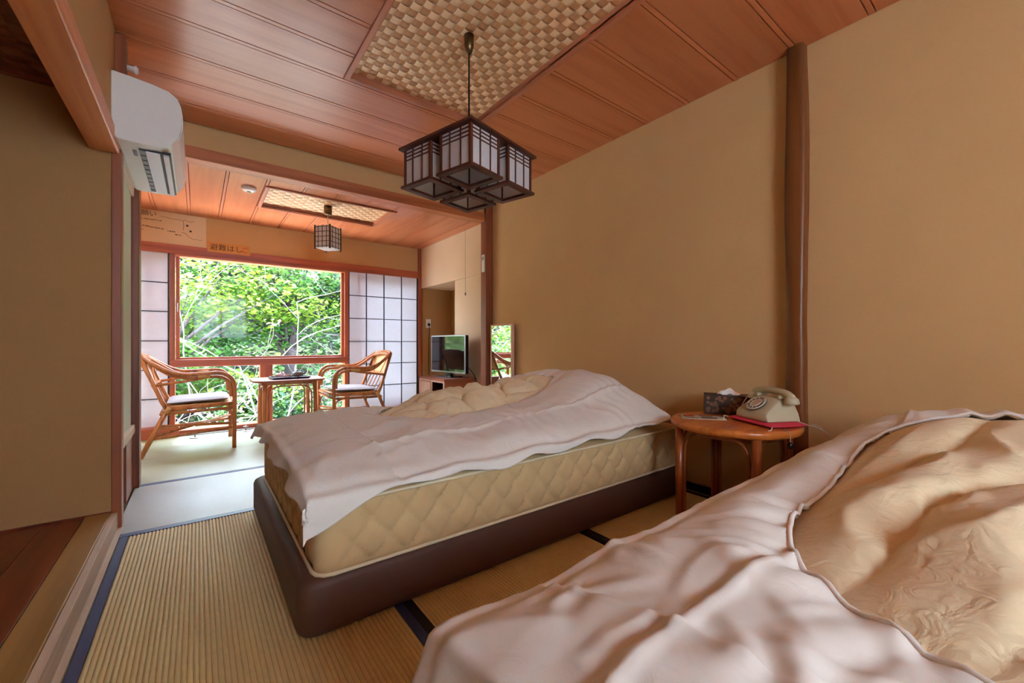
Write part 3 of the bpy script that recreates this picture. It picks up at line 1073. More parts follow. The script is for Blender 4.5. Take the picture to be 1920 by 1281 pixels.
# cushion under the telephone
px_, py_ = 2.075, .80
rzp = R(-27)
mb = MB()
def cush(sgn):
    def fn(u, v):
        s, t = 2 * u - 1, 2 * v - 1
        e = (max(0, 1 - abs(s) ** 5) * max(0, 1 - abs(t) ** 5)) ** .4
        return (s * .095, t * .135, .011 + sgn * .011 * e + (.001 * mn.noise((u * 12, v * 12, 1)) if sgn > 0 else 0))
    return fn
cu_ = empty('phone_cushion', (px_, py_, ZT + .0003), rzp)
mb.grid(cush(1), 20, 24)
mb.grid(cush(-1), 20, 24)
mb.build('pad', 'pink_cloth', cu_, smooth=True)
for sx, sy, pts in ((-1, 1, [(0, 0, .011), (-.012, .012, .014), (-.02, .004, .006), (-.024, .022, .002)]),
                    (-1, -1, [(0, 0, .011), (-.010, -.012, .010), (-.020, -.016, .002), (-.034, -.018, .0015)]),
                    (1, -1, [(0, 0, .011), (.012, -.016, .016), (.020, -.030, .012), (.026, -.038, .002)])):
    MB().tube(spline([(sx * .093 + p[0], sy * .133 + p[1], p[2]) for p in pts], 6), .0022, 6).build('corner_tie', 'cord_cream', cu_, smooth=True)
tag(cu_, 'flat crimson pink pad with corner ties under the telephone', 'cushion')

# rotary telephone; local: front faces -x, handset lies along y
ph = empty('rotary_phone', (px_ + .005, py_, ZT + .0225), rzp)
tag(ph, 'beige rotary dial telephone on a pink pad', 'telephone')
prof = [(-.088, .0), (-.090, .030), (-.080, .044), (-.020, .088), (-.010, .098), (.050, .100), (.070, .092), (.085, .040), (.088, .0)]
vs = []
NS = 10
mb = MB()
for j in range(NS + 1):
    t = -1 + 2 * j / NS
    kx = 1 - .06 * abs(t) ** 3
    for x, z in prof:
        wy = .098 - .022 * (z / .1)
        vs.append((x * kx, t * wy, z * (1 - .10 * abs(t) ** 4)))
np_ = len(prof)
fs = [(j * np_ + i, j * np_ + (i + 1) % np_, (j + 1) * np_ + (i + 1) % np_, (j + 1) * np_ + i) for j in range(NS) for i in range(np_)]
fs += [tuple(range(np_)), tuple(NS * np_ + i for i in range(np_ - 1, -1, -1))]
mb.add(vs, fs).build('phone_body', 'phone', ph, bevel=.005, bseg=3, smooth=True)
slope = math.atan2(.044, .060)
dial = MB().lathe([(.0, 0), (.046, 0), (.046, .004), (.040, .007), (.0, .007)], seg=36).build('dial_plate', 'phone_dark', ph, smooth=False)
dial.location = (-.052, 0, .0660)
dial.rotation_euler = (0, -slope, 0)
fw = MB()
N = 60
ri, ro = .019, .041
for k in range(10):
    pass
fwo = MB().lathe([(.0, .007), (.020, .007), (.020, .010), (.0, .011)], seg=30).build('dial_centre', 'phone_light', dial, smooth=False)
ringm = MB()
ringm.tube([(.0425 * math.cos(2 * PI * k / 40), .0425 * math.sin(2 * PI * k / 40), .0085) for k in range(40)], .0028, 6, closed=True)
ringm.tube([(.0225 * math.cos(2 * PI * k / 40), .0225 * math.sin(2 * PI * k / 40), .0085) for k in range(40)], .0022, 6, closed=True)
ringm.build('finger_wheel', 'phone_light', dial, smooth=True)
for k in range(10):
    a = R(-60 + 30 * k)
    MB().tube([(.0325 * math.cos(a) + .0085 * math.cos(2 * PI * q / 14), .0325 * math.sin(a) + .0085 * math.sin(2 * PI * q / 14), .0095) for q in range(14)], .0018, 5, closed=True).build('finger_hole', 'phone_light', dial, smooth=True)
for sy in (-1, 1):
    bxo('cradle', 'phone', ph, .000, .055, sy * .062 - .006, sy * .062 + .006, .096, .112, .003)
hp = spline([(.028, -.108, .090), (.028, -.098, .112), (.028, -.065, .124), (.028, 0, .128), (.028, .065, .124), (.028, .098, .112), (.028, .108, .090)], 6)
MB().tube(hp, [.018 if (i < 6 or i > len(hp) - 7) else .0155 for i in range(len(hp))], 12).build('handset', 'phone', ph, smooth=True)
for sy in (-1, 1):
    MB().lathe([(.0, -.017), (.027, -.017), (.030, -.010), (.026, .006), (.016, .014), (.0, .016)], (.028, sy * .106, .096), 22).build('handset_cup', 'phone', ph, smooth=True)
# cords
MB().tube(spline([(.06, -.06, .012), (.075, -.125, -.006), (.09, -.185, -.016), (.11, -.235, -.06), (.14, -.27, -.16), (.19, -.30, -.32), (.23, -.32, -.46)], 8), .003, 6).build('line_cord', 'cord_cream', ph, smooth=True)
MB().tube(spline([(.02, .128, .100), (-.01, .138, .05), (-.035, .130, .01), (-.03, .105, .004)], 8), .0026, 6).build('handset_cord', 'cord_cream', ph, smooth=True)
# tissue box
tb_ = empty('tissue_box', (2.215, 1.035, ZT), R(-62))
bx_ = MB().box(-.118, .118, -.058, .058, 0, .098).build('box_body', 'brocade', tb_, bevel=.002)
random.seed(4)
for k in range(46):
    x, z = random.uniform(-.108, .108), random.uniform(.010, .088)
    r_ = random.uniform(.007, .012)
    for q in range(5):
        pass
    pts = []
    for q in range(15):
        an = 2 * PI * q / 15
        rr = r_ * (.62 + .38 * abs(math.cos(an * 2.5)))
        pts.append((x + rr * math.cos(an), clamp(z + rr * math.sin(an), .001, .097)))
    if abs(x) < .105:
        MB().prism(pts, 'y', -.0588, -.0579).build('printed_blossom', 'brocade_petal', bx_)
tis = MB()
tis.grid(lambda u, v: ((u - .5) * .11, (v - .5) * .030 * (1 + .4 * math.sin(u * 9)), .099 + .030 * math.sin(PI * u) * (1 - abs(2 * v - 1) ** 2) + .004 * math.sin(14 * u)), 16, 8)
tis.build('tissue', 'tissue', tb_, smooth=True)
tag(tb_, 'dark patterned tissue box with a white tissue poking out', 'tissue box')
# papers on the table
def sheet(name, loc, rz, w_, h_, m, curl=.0):
    mb = MB()
    mb.grid(lambda u, v: ((u - .5) * w_, (v - .5) * h_, .0012 + curl * (2 * u - 1) ** 2), 10, 4)
    o = mb.build(name, m, None, loc, rz, smooth=True)
    s_ = o.modifiers.new('thick', 'SOLIDIFY')
    s_.thickness = .001
    s_.offset = 1
    return o
sh = sheet('leaflet', (1.985, 1.055, ZT), R(-55), .20, .13, 'paper_print', .002)
tag(sh, 'faded printed leaflet lying on the round side table', 'leaflet')
for i, (x, y, a_, b_) in enumerate(((-.06, .02, .05, .05), (.02, .03, .06, .02), (.03, -.02, .07, .04), (-.05, -.04, .06, .015))):
    MB().box(x - a_ / 2, x + a_ / 2, y - b_ / 2, y + b_ / 2, .0028, .0032).build('print_block', 'ink_soft' if i else 'ink_red', sh)
# key fob hanging at the table's edge
kf = empty('hanging_key', (1.930, .657, .445))
MB().tube(spline([(.045, .035, .0605), (.012, .010, .0610), (-.004, -.003, .050), (-.006, -.004, .02)], 6), .0018, 6).build('string', 'cord_cream', kf, smooth=True)
MB().lathe([(.0, -.004), (.009, -.004), (.011, .004), (.009, .018), (.003, .022), (.0, .022)], (-.006, -.004, 0), 14).build('knob', 'black_plastic', kf, smooth=True)
tag(kf, 'small black knob on a pale string hanging from the round side table', 'key fob')

# ---- window bay furniture ------------------------------------------
def make_chair(loc, rz, flip=False):
    """rattan armchair facing local +x, width along y"""
    root = empty('rattan_chair', loc, rz)
    H = .265
    rr = .0155
    for s in (-1, 1):
        y = s * H
        # outer rail: back top -> arm -> front leg
        pts = [(-.325, y * .80, .765), (-.26, y * .93, .715), (-.17, y * 1.0, .655), (-.08, y * 1.03, .625), (.05, y * 1.04, .625), (.16, y * 1.04, .628), (.225, y * 1.02, .600), (.258, y, .545), (.265, y, .47), (.264, y, .30), (.262, y, .0)]
        MB().tube(spline(pts, 6), rr, 10).build('arm_and_front_leg', 'rattan', root, smooth=True)
        pts = [(-.305, y * .70, .745), (-.24, y * .83, .690), (-.16, y * .92, .630), (-.07, y * .97, .598), (.05, y * .98, .597), (.15, y * .98, .598), (.205, y * .97, .575), (.235, y * .96, .525), (.242, y * .96, .43)]
        MB().tube(spline(pts, 6), rr * .9, 10).build('inner_arm_rail', 'rattan', root, smooth=True)
        # back upright and splayed back leg
        MB().tube([(-.165, y * .98, .345), (-.20, y * .98, .42), (-.325, y * .82, .760)], rr, 10).build('back_upright', 'rattan', root, smooth=True)
        MB().tube([(-.325, y, 0), (-.155, y * .98, .385)], rr * 1.05, 10).build('rear_leg', 'rattan', root, smooth=True)
        # arm support rail and side rails
        MB().tube([(-.245, y * .93, .545), (-.05, y * .99, .572), (.06, y * .99, .590)], rr * .7, 8).build('arm_support', 'rattan', root, smooth=True)
        MB().tube([(-.175, y * .97, .352), (.258, y * .97, .372)], rr, 10).build('seat_rail', 'rattan', root, smooth=True)
        MB().tube([(-.205, y * .98, .322), (.258, y * .98, .335)], rr * .75, 8).build('seat_rail', 'rattan', root, smooth=True)
        MB().tube(spline([(.252, y * .97, .24), (.245, y * .97, .29), (.21, y * .97, .318), (.15, y * .97, .33), (.0, y * .97, .333)], 6), rr * .55, 8).build('corner_brace', 'rattan', root, smooth=True)
        MB().tube([(-.265, y * .98, .155), (.258, y * -.95, .205)], rr * .7, 8).build('cross_stretcher', 'rattan', root, smooth=True)
        MB().tube([(-.270, y * .98, .140), (.258, y * .97, .170)], rr * .7, 8).build('side_stretcher', 'rattan', root, smooth=True)
        MB().tube([(-.18, y * .98, .330), (-.155, y * .98, .375)], rr * 1.35, 10).build('binding', 'cane', root, smooth=True)
        MB().tube([(.02, y * 1.01, .605), (.10, y * 1.01, .609)], rr * 1.5, 10).build('binding', 'cane', root, smooth=True)
    for (x, z, r_) in ((.258, .372, 1), (.258, .335, .75), (-.175, .352, 1), (-.205, .322, .75)):
        MB().tube([(x, -H * .97, z), (x, H * .97, z)], rr * r_, 10).build('seat_rail', 'rattan', root, smooth=True)
    # curved crest rails
    for dx, dz, k in ((0, 0, .82), (.022, -.022, .70)):
        pts = [(-.325 + dx, -H * k, .763 + dz), (-.350 + dx, -H * k * .55, .778 + dz), (-.360 + dx, 0, .782 + dz), (-.350 + dx, H * k * .55, .778 + dz), (-.325 + dx, H * k, .763 + dz)]
        MB().tube(spline(pts, 6), rr * .95, 10).build('crest_rail', 'rattan', root, smooth=True)
    MB().tube(spline([(-.245, -H * .93, .545), (-.27, 0, .548), (-.245, H * .93, .545)], 8), rr * .75, 8).build('back_rail', 'rattan', root, smooth=True)
    # cane back panel
    bp_ = MB()
    bp_.grid(lambda u, v: (-.252 - .085 * u - .03 * math.sin(PI * v), (2 * v - 1) * H * (.88 - .10 * u), .55 + .205 * u), 8, 10)
    bpo = bp_.build('cane_back', 'cane', root, smooth=True)
    q = bpo.modifiers.new('t', 'SOLIDIFY'); q.thickness = .004
    for k in range(5):
        y = (-.66 + .33 * k) * H
        MB().tube([(-.170, y, .36), (-.215, y, .43), (-.262 - .01 * math.cos(y * 6), y, .548)], .006, 6).build('back_spindle', 'rattan', root, smooth=True)
    for s in (-1, 1):
        MB().tube([(-.262, s * H * .3, .555), (-.300, s * H * .80, .735)], .005, 6).build('back_brace', 'rattan', root, smooth=True)
    # cane seat and cushion
    bxo('cane_seat', 'cane', root, -.17, .25, -H * .93, H * .93, .366, .384, .004)
    cs = MB()
    def cf(sg):
        def fn(u, v):
            s, t = 2 * u - 1, 2 * v - 1
            e = (max(0, 1 - abs(s) ** 6) * max(0, 1 - abs(t) ** 6)) ** .4
            return (.03 + s * .205, t * H * .90, .404 + .012 * u + sg * .018 * e)
        return fn
    cs.grid(cf(1), 18, 18)
    cs.grid(cf(-1), 18, 18)
    cs.build('seat_cushion', 'cushion', root, smooth=True)
    return root
ch1 = make_chair((-.015, 4.42, 0), 0)
tag(ch1, 'rattan armchair with grey seat pad facing the coffee table from the closet side', 'chair', 'rattan armchairs at the window')
ch2 = make_chair((1.30, 4.47, 0), R(182))
tag(ch2, 'rattan armchair with grey seat pad standing in front of the paper screens', 'chair', 'rattan armchairs at the window')

ct = empty('coffee_table', (.69, 4.45, 0))
tag(ct, 'small rattan coffee table between the two armchairs', 'table')
MB().prism(rounded_rect(-.30, .30, -.24, .24, .09, 8), 'z', .520, .537).build('tabletop', 'window_wood', ct, bevel=.004)
MB().prism(rounded_rect(-.235, .235, -.175, .175, .05, 8), 'z', .49, .520).build('apron', 'rattan', ct, bevel=.004)
P4 = [(-.205, -.165), (.205, -.165), (.205, .165), (-.205, .165)]
for p in P4:
    MB().tube([(p[0] * 1.06, p[1] * 1.06, 0), (p[0], p[1], .505)], .018, 12).build('leg', 'rattan', ct, smooth=True)
for k in range(4):
    p, q = Vector(P4[k]), Vector(P4[(k + 1) % 4])
    d = (q - p).normalized()
    a_, b_ = p + d * .028, q - d * .028
    pts = [(a_.x, a_.y, .02), (a_.x, a_.y, .36), ((a_ + d * .012).x, (a_ + d * .012).y, .43), ((a_ + d * .06).x, (a_ + d * .06).y, .472), (((a_ + b_) / 2).x, ((a_ + b_) / 2).y, .478),
           ((b_ - d * .06).x, (b_ - d * .06).y, .472), ((b_ - d * .012).x, (b_ - d * .012).y, .43), (b_.x, b_.y, .36), (b_.x, b_.y, .02)]
    MB().tube(spline(pts, 6), .008, 8).build('arch_rail', 'rattan', ct, smooth=True)
# tea tray
ZC = .5372
tr = empty('tea_tray', (.70, 4.42, ZC), R(4))
MB().prism(rounded_rect(-.155, .155, -.11, .11, .03, 6), 'z', 0, .006).build('tray_floor', 'lacquer', tr)
rp = rounded_rect(-.157, .157, -.112, .112, .032, 6)
MB().tube([(p[0], p[1], .012) for p in rp], .008, 8, closed=True).build('tray_rim', 'lacquer', tr, smooth=True)
tag(tr, 'dark blue lacquer tray with tea things on the coffee table', 'tray')
def pot(name, m, loc, r, h, label, cat, lid=True, spout=True):
    root = empty(name, loc)
    MB().lathe([(0, 0), (r * .6, 0), (r * .95, h * .3), (r, h * .5), (r * .85, h * .8), (r * .5, h * .95), (0, h * .96)], seg=24).build('body', m, root, smooth=True)
    if lid:
        MB().lathe([(0, h * .93), (r * .55, h * .93), (r * .4, h * 1.05), (r * .12, h * 1.1), (r * .14, h * 1.2), (0, h * 1.24)], seg=20).build('lid', m, root, smooth=True)
    if spout:
        MB().tube([(r * .8, 0, h * .4), (r * 1.3, 0, h * .65), (r * 1.55, 0, h * .9)], [.010, .008, .006], 8).build('spout', m, root, smooth=True)
        MB().tube([(0, -r * .9, h * .6), (0, -r * 1.9, h * .75)], [.008, .010], 8).build('handle', m, root, smooth=True)
    return tag(root, label, cat)
pot('teapot', 'ceramic', (.765, 4.40, ZC + .0063), .048, .062, 'round dark grey teapot on the tea tray', 'teapot')
pot('tea_canister', 'ceramic_pink', (.64, 4.45, ZC + .0063), .034, .050, 'pale pink lidded pot on the tea tray', 'pot', True, False)
def cup(loc, label):
    o = MB().lathe([(0, 0), (.018, 0), (.026, .012), (.030, .036), (.0275, .036), (.024, .014), (0, .006)], seg=22).build('tea_cup', 'ceramic_pink', None, loc, smooth=True)
    return tag(o, label, 'cup', 'tea cups on the tray')
cup((.60, 4.375, ZC + .0063), 'small pale pink tea cup beside the rim of the tea tray')
cup((.672, 4.355, ZC + .0063), 'small pale pink tea cup standing beside the grey teapot on the tray')

# television and its cabinet
cbn = empty('tv_cabinet', (1.95, 3.67, 0))
tag(cbn, 'low reddish wooden television cabinet with an open pale edged front', 'cabinet')
CW, CD, CH = .375, .57, .51      # along x, along y, height
bxo('top_panel', 'cabinet_wood', cbn, -.006, CW, -.006, CD + .006, CH - .022, CH, .002)
bxo('side_panel', 'cabinet_wood', cbn, .006, CW, 0, .020, 0, CH - .022, .001)
bxo('side_panel', 'cabinet_wood', cbn, .006, CW, CD - .020, CD, 0, CH - .022, .001)
bxo('back_panel', 'cabinet_wood', cbn, CW - .012, CW, .02, CD - .02, .0, CH - .022)
bxo('bottom_panel', 'cabinet_wood', cbn, .006, CW - .012, .02, CD - .02, .03, .05)
bxo('shelf', 'cabinet_wood', cbn, .010, CW - .012, .02, CD - .02, .25, .268)
for y0, y1, z0, z1 in ((0, .022, 0, CH - .022), (CD - .022, CD, 0, CH - .022), (.022, CD - .022, CH - .040, CH - .022), (.022, CD - .022, .03, .052), (.27, .29, .05, CH - .04)):
    bxo('pale_edge', 'pink_wood', cbn, -.002, .008, y0, y1, z0, z1, .001)
bxo('door', 'pink_wood', cbn, .002, .016, .31, CD - .03, .055, CH - .045, .002)

tv = empty('television', (2.155, 3.965, .5105), R(5))
tag(tv, 'flat black television with silver frame edge on the wooden cabinet', 'television')
bxo('tv_body', 'black_plastic', tv, -.004, .035, -.325, .325, .045, .445, .006)
bxo('bezel', 'metal', tv, -.012, -.004, -.327, .327, .043, .447, .003)
bxo('screen', 'screen', tv, -.0135, -.012, -.312, .312, .062, .434)
bxo('rear_bulge', 'black_plastic', tv, .035, .07, -.20, .20, .10, .36, .012)
bxo('stand_neck', 'black_plastic', tv, .0, .03, -.05, .05, .008, .06, .003)
MB().prism(rounded_rect(-.07, .09, -.17, .17, .04, 6), 'z', 0, .010).build('stand_foot', 'black_plastic', tv, bevel=.003)
tvc = MB().tube(spline([(2.245, 3.79, .66), (2.275, 3.72, .60), (2.30, 3.67, .53), (2.325, 3.645, .40), (2.333, 3.645, .1)], 8), .004, 6).build('television_cable', 'black_plastic', None, smooth=True)
tag(tvc, 'black cable running from the television down the wall', 'cable')

# standing mirror
mi = empty('standing_mirror', (XR - .002, 3.165, 0))
tag(mi, 'narrow tall mirror standing against the wall behind the bed', 'mirror')
bxo('mirror_back', 'post_wood', mi, -.055, -.030, -.165, .165, .06, 1.045, .003)
bxo('mirror_pane', 'mirror_glass', mi, -.059, -.0555, -.158, .158, .075, 1.035)
for y0, y1, z0, z1 in ((-.168, -.156, .05, 1.05), (.156, .168, .05, 1.05), (-.156, .156, 1.036, 1.05), (-.156, .156, .05, .074)):
    bxo('mirror_frame', 'pink_wood', mi, -.062, -.028, y0, y1, z0, z1, .002)
for y in (-.12, .12):
    bxo('foot', 'post_wood', mi, -.12, -.01, y - .012, y + .012, 0, .055, .004)

# wall socket with cord inside the niche
so = empty('wall_socket', (2.415, 4.984, 1.13))
MB().box(-.035, .035, -.006, 0, -.058, .058).build('plate', 'white_plastic', so, bevel=.003)
MB().box(-.014, .014, -.030, -.006, -.030, .004).build('plug', 'black_plastic', so, bevel=.003)
tag(so, 'white wall socket with a black plug in the dark niche', 'socket')
sc = MB().tube(spline([(2.415, 4.956, 1.10), (2.415, 4.945, 1.04), (2.42, 4.972, .9), (2.42, 4.975, .5), (2.44, 4.96, .02)], 8), .004, 6).build('plug_cord', 'black_plastic', None, smooth=True)
tag(sc, 'black cord hanging from the plug in the dark niche', 'cord')

# white tag on the corner post
th = empty('post_tag', (2.2515, YK + .012, 1.66))
MB().box(-.006, 0, -.025, .025, -.085, .085).build('plate', 'white_plastic', th, bevel=.002)
MB().box(-.012, -.006, -.012, .012, .030, .065).build('clip', 'metal', th, bevel=.002)
tag(th, 'narrow white plate fixed on the dark corner post by the bay', 'wall plate')

# pull cord by the bay wall
pc = empty('pull_cord', (2.295, 3.84, HE))
MB().tube([(0, 0, 0), (0, 0, -.68)], .0013, 6).build('string', 'ink_soft', pc)
MB().lathe([(0, -.715), (.006, -.713), (.008, -.695), (.003, -.678), (0, -.676)], seg=12).build('pull_knob', 'ink_soft', pc, smooth=True)
tag(pc, 'thin grey pull cord hanging down the pale bay wall', 'cord')

# floor hooks by the window track
def floor_hook(loc, label):
    root = empty('floor_bolt', loc)
    MB().lathe([(0, 0), (.045, 0), (.045, .003), (.012, .006), (0, .006)], seg=20).build('plate', 'metal', root, smooth=True)
    MB().tube([(0, 0, .004), (0, 0, .055)], .006, 8).build('pin', 'metal', root, smooth=True)
    MB().tube([(-.022, 0, .042), (.022, 0, .042)], .004, 8).build('crossbar', 'metal', root, smooth=True)
    return tag(root, label, 'floor bolt', 'floor bolts by the window track')
floor_hook((-.015, 4.80, 0.001), 'small metal bolt with crossbar on the mat behind the armchair legs')
floor_hook((.385, 4.87, 0.001), 'small metal bolt with crossbar on the mat near the window mullion')

# ---- air conditioner -------------------------------------------------
ac = empty('air_conditioner', (XL, 2.50, 1.775))
tag(ac, 'white wall mounted air conditioner above the closet door', 'air conditioner')
apr = [(0, .015), (.02, 0), (.10, -.004), (.165, .0), (.205, .020), (.232, .060), (.243, .110), (.243, .170), (.236, .215), (.222, .248), (.195, .268), (.14, .280), (.06, .290), (0, .295)]
AL = .78
MB().prism(apr, 'y', 0, AL).build('casing', 'white_plastic', ac, bevel=.004)
# front panel shell, slightly proud
fp = [(.207, .022), (.234, .062), (.246, .110), (.246, .172), (.239, .216), (.225, .250), (.221, .247), (.234, .214), (.241, .170), (.241, .112), (.230, .064), (.204, .025)]
MB().prism(fp, 'y', .012, AL - .012).build('front_panel', 'white_shiny', ac)
MB().box(.085, .200, .06, AL - .05, -.0065, .004).build('outlet_slot', 'dark_gap', ac)
MB().box(.108, .160, .066, AL - .056, -.014, -.0075).build('louver', 'white_shiny', ac, bevel=.002)
MB().box(.172, .193, .066, AL - .056, -.018, -.0075).build('louver', 'white_shiny', ac, bevel=.002)
for k in range(9):
    y = .075 + k * .068
    MB().box(.087, .105, y, y + .05, -.0085, -.0066).build('vane', 'grey_plastic', ac)
MB().box(.06, .075, .10, .17, -.0055, -.003).build('badge_mark', 'grey_plastic', ac)
# pipe joint above it
pj = empty('pipe_cover', (XL + .03, 2.62, 2.085))
MB().box(-.03, .01, -.03, .03, 0, .20).build('duct', 'post_wood', pj, bevel=.003)
MB().tube([(.01, 0, .07), (.05, 0, .07)], .014, 14).build('pipe_elbow', 'white_plastic', pj, smooth=True)
MB().tube([(.035, 0, .07), (.045, 0, .07)], .018, 14).build('pipe_collar', 'white_shiny', pj, smooth=True)
tag(pj, 'white pipe joint on a brown duct over the air conditioner', 'pipe')

# ---- lamps -----------------------------------------------------------
LX, LY = 1.03, 1.69
la = empty('pendant_lamp', (LX, LY, 1.59), R(15))
tag(la, 'dark wooden pendant lamp of four square paper lanterns', 'lamp')
ZP = .178
HSQ = .232
MB().box(-HSQ, HSQ, -HSQ, HSQ, ZP, ZP + .012).build('top_plate', 'lamp_wood', la, bevel=.002)
sw = .086
def square_ring(ho, hi, z0, z1, c=(0, 0)):
    mb = MB()
    vs = []
    for z in (z0, z1):
        for h in (ho, hi):
            vs += [(c[0] - h, c[1] - h, z), (c[0] + h, c[1] - h, z), (c[0] + h, c[1] + h, z), (c[0] - h, c[1] + h, z)]
    fs = []
    for k in range(4):
        n = (k + 1) % 4
        fs += [(k, n, 4 + n, 4 + k), (8 + k, 8 + n, 12 + n, 12 + k), (k, n, 8 + n, 8 + k), (4 + k, 4 + n, 12 + n, 12 + k)]
    return mb.add(vs, fs)
def lantern(cx, cy):
    z0, z1 = .012, ZP - .002
    sh_ = square_ring(sw + .0012, sw - .0012, z0, z1, (cx, cy)).build('paper_shade', 'lamp_paper', la)
    for sx in (-1, 1):
        for sy in (-1, 1):
            MB().box(cx + sx * sw - .0065, cx + sx * sw + .0065, cy + sy * sw - .0065, cy + sy * sw + .0065, z0, z1).build('corner_post', 'lamp_wood', sh_)
    for s in (-1, 1):
        for k in (-1, 1):
            MB().box(cx + k * .032 - .0028, cx + k * .032 + .0028, cy + s * (sw + .0035) - .0022, cy + s * (sw + .0035) + .0022, z0, z1).build('slat', 'lamp_wood', sh_)
            MB().box(cx + s * (sw + .0035) - .0022, cx + s * (sw + .0035) + .0022, cy + k * .032 - .0028, cy + k * .032 + .0028, z0, z1).build('slat', 'lamp_wood', sh_)
        for k in range(3):
            z = z1 - .014 - k * .0165
            MB().box(cx - sw, cx + sw, cy + s * (sw + .0038) - .002, cy + s * (sw + .0038) + .002, z - .0022, z + .0022).build('slat', 'lamp_wood', sh_)
            MB().box(cx + s * (sw + .0038) - .002, cx + s * (sw + .0038) + .002, cy - sw, cy + sw, z - .0022, z + .0022).build('slat', 'lamp_wood', sh_)
    square_ring(sw + .017, sw - .012, 0, .012, (cx, cy)).build('bottom_rim', 'lamp_wood', sh_)
    MB().lathe([(0, z1 - .09), (.018, z1 - .082), (.024, z1 - .062), (.014, z1 - .03), (.013, z1), (0, z1)], (cx, cy, 0), 16).build('bulb', 'white_shiny', sh_, smooth=True)
for sx in (-1, 1):
    for sy in (-1, 1):
        lantern(sx * .121, sy * .121)
MB().tube([(0, 0, ZP + .012), (0, 0, HC - 1.59 - .03)], .0042, 8).build('cord', 'black_plastic', la)
MB().lathe([(0, HC - 1.59 - .055), (.012, HC - 1.59 - .055), (.022, HC - 1.59 - .02), (.024, HC - 1.59 + .03), (0, HC - 1.59 + .03)], seg=20).build('ceiling_rose', 'brass', la, smooth=True)

lb_ = empty('bay_lamp', (.955, 4.04, 1.735), R(40))
tag(lb_, 'small white paper lantern with dark lattice hanging in the window bay', 'lamp')
q = .076
for sx in (-1, 1):
    for sy in (-1, 1):
        MB().box(sx * q - .006, sx * q + .006, sy * q - .006, sy * q + .006, -.012, .205).build('corner_post', 'lamp_wood', lb_)
for s in (-1, 1):
    for ax in (0, 1):
        def B_(a0, a1, z0, z1, t0, t1):
            return MB().box(a0, a1, t0, t1, z0, z1) if ax == 0 else MB().box(t0, t1, a0, a1, z0, z1)
        B_(-q + .006, q - .006, .0, .198, s * q - .001, s * q + .001).build('paper_side', 'lamp_paper', lb_)
        for k in (-1, 0, 1):
            B_(k * .042 - .0022, k * .042 + .0022, .0, .198, s * (q + .003) - .002, s * (q + .003) + .002).build('slat', 'lamp_wood', lb_)
        for k in range(5):
            z = .012 + k * .044
            B_(-q, q, z - .0022, z + .0022, s * (q + .0034) - .002, s * (q + .0034) + .002).build('slat', 'lamp_wood', lb_)
bxo('bottom_diffuser', 'lamp_paper', lb_, -q + .006, q - .006, -q + .006, q - .006, .0, .002)
bxo('top_frame', 'lamp_wood', lb_, -q + .006, q - .006, -.008, .008, .196, .204)
MB().tube([(0, 0, .20), (0, 0, HE - 1.735 - .03)], .0035, 8).build('cord', 'cord_cream', lb_)
MB().lathe([(0, HE - 1.735 - .05), (.034, HE - 1.735 - .05), (.036, HE - 1.735 + .028), (0, HE - 1.735 + .028)], seg=24).build('ceiling_rose', 'brass', lb_, smooth=True)

sm_ = empty('smoke_detector', (.325, 3.85, HE - .034))
MB().lathe([(0, .034), (.052, .034), (.052, .016), (.040, .004), (.020, 0), (0, 0)], seg=28).build('casing', 'white_plastic', sm_, smooth=True)
MB().lathe([(.0, .0), (.014, .0), (.012, -.008), (0, -.009)], seg=16).build('sensor', 'metal', sm_, smooth=True)
tag(sm_, 'round white smoke detector on the bay ceiling', 'smoke detector')

# ---- notices on the window wall ---------------------------------------
WM = lambda x, z, rot=0: Matrix.Translation((x, -.0018, z)) @ Matrix.Rotation(R(90), 4, 'X') @ Matrix.Rotation(rot, 4, 'Z')
n1 = empty('paper_notice', (-.45, YW - .001, 1.80))
tag(n1, 'large pale paper notice with handwriting and a map sketch above the window', 'notice')
MB().box(-.06, .520, -.0012, 0, .0, .296).build('sheet', 'paper', n1)
text_mesh('lettering', 'お願い', .055, 'ink', n1, WM(-.012, .245))
# the rest of the handwriting is too blurred to read: rows of small strokes
rq = random.Random(3)
def strokes(x0, x1, z, h, m, slope=0.0):
    x = x0
    while x < x1:
        w_ = h * rq.uniform(.5, .9)
        zz = z + slope * (x - x0) + rq.uniform(-.15, .15) * h
        MB().box(x, x + w_, -.0024, -.0013, zz, zz + h * rq.uniform(.35, .8)).build('pen_stroke', m, n1)
        x += w_ + h * rq.uniform(.15, .4)
strokes(.042, .175, .205, .013, 'ink_soft')
strokes(.042, .205, .140, .014, 'ink_soft', -.06)
strokes(.230, .275, .118, .014, 'ink')
strokes(.040, .054, .108, .012, 'ink_soft')
strokes(.285, .325, .092, .013, 'ink')
def sline(pts, r=.0016):
    MB().tube([(p[0], -.0022, p[1]) for p in pts], r, 5).build('sketch_line', 'ink_soft', n1)
sline([(.335, .235), (.36, .245), (.39, .232), (.43, .243)])
sline([(.345, .235), (.348, .19), (.345, .15)])
sline([(.335, .125), (.36, .12), (.385, .09), (.42, .07), (.45, .075), (.475, .065), (.49, .078)])
sline([(.18, .25), (.26, .242), (.335, .240)])
for x, z in ((.375, .195), (.400, .145)):
    MB().box(x - .008, x + .008, -.0026, -.0013, z - .008, z + .008).build('sketch_mark', 'ink', n1)

n2 = empty('ladder_sign', (.08, YW - .021, 1.768))
tag(n2, 'small orange paper strip sign with black characters on the window header', 'sign')
MB().box(0, .355, -.0012, 0, 0, .098).build('sheet', 'paper_yellow', n2)
text_mesh('lettering', '避難はし', .068, 'ink', n2, WM(.018, .026))
text_mesh('lettering', 'ご', .068, 'ink_red', n2, WM(.272, .026))

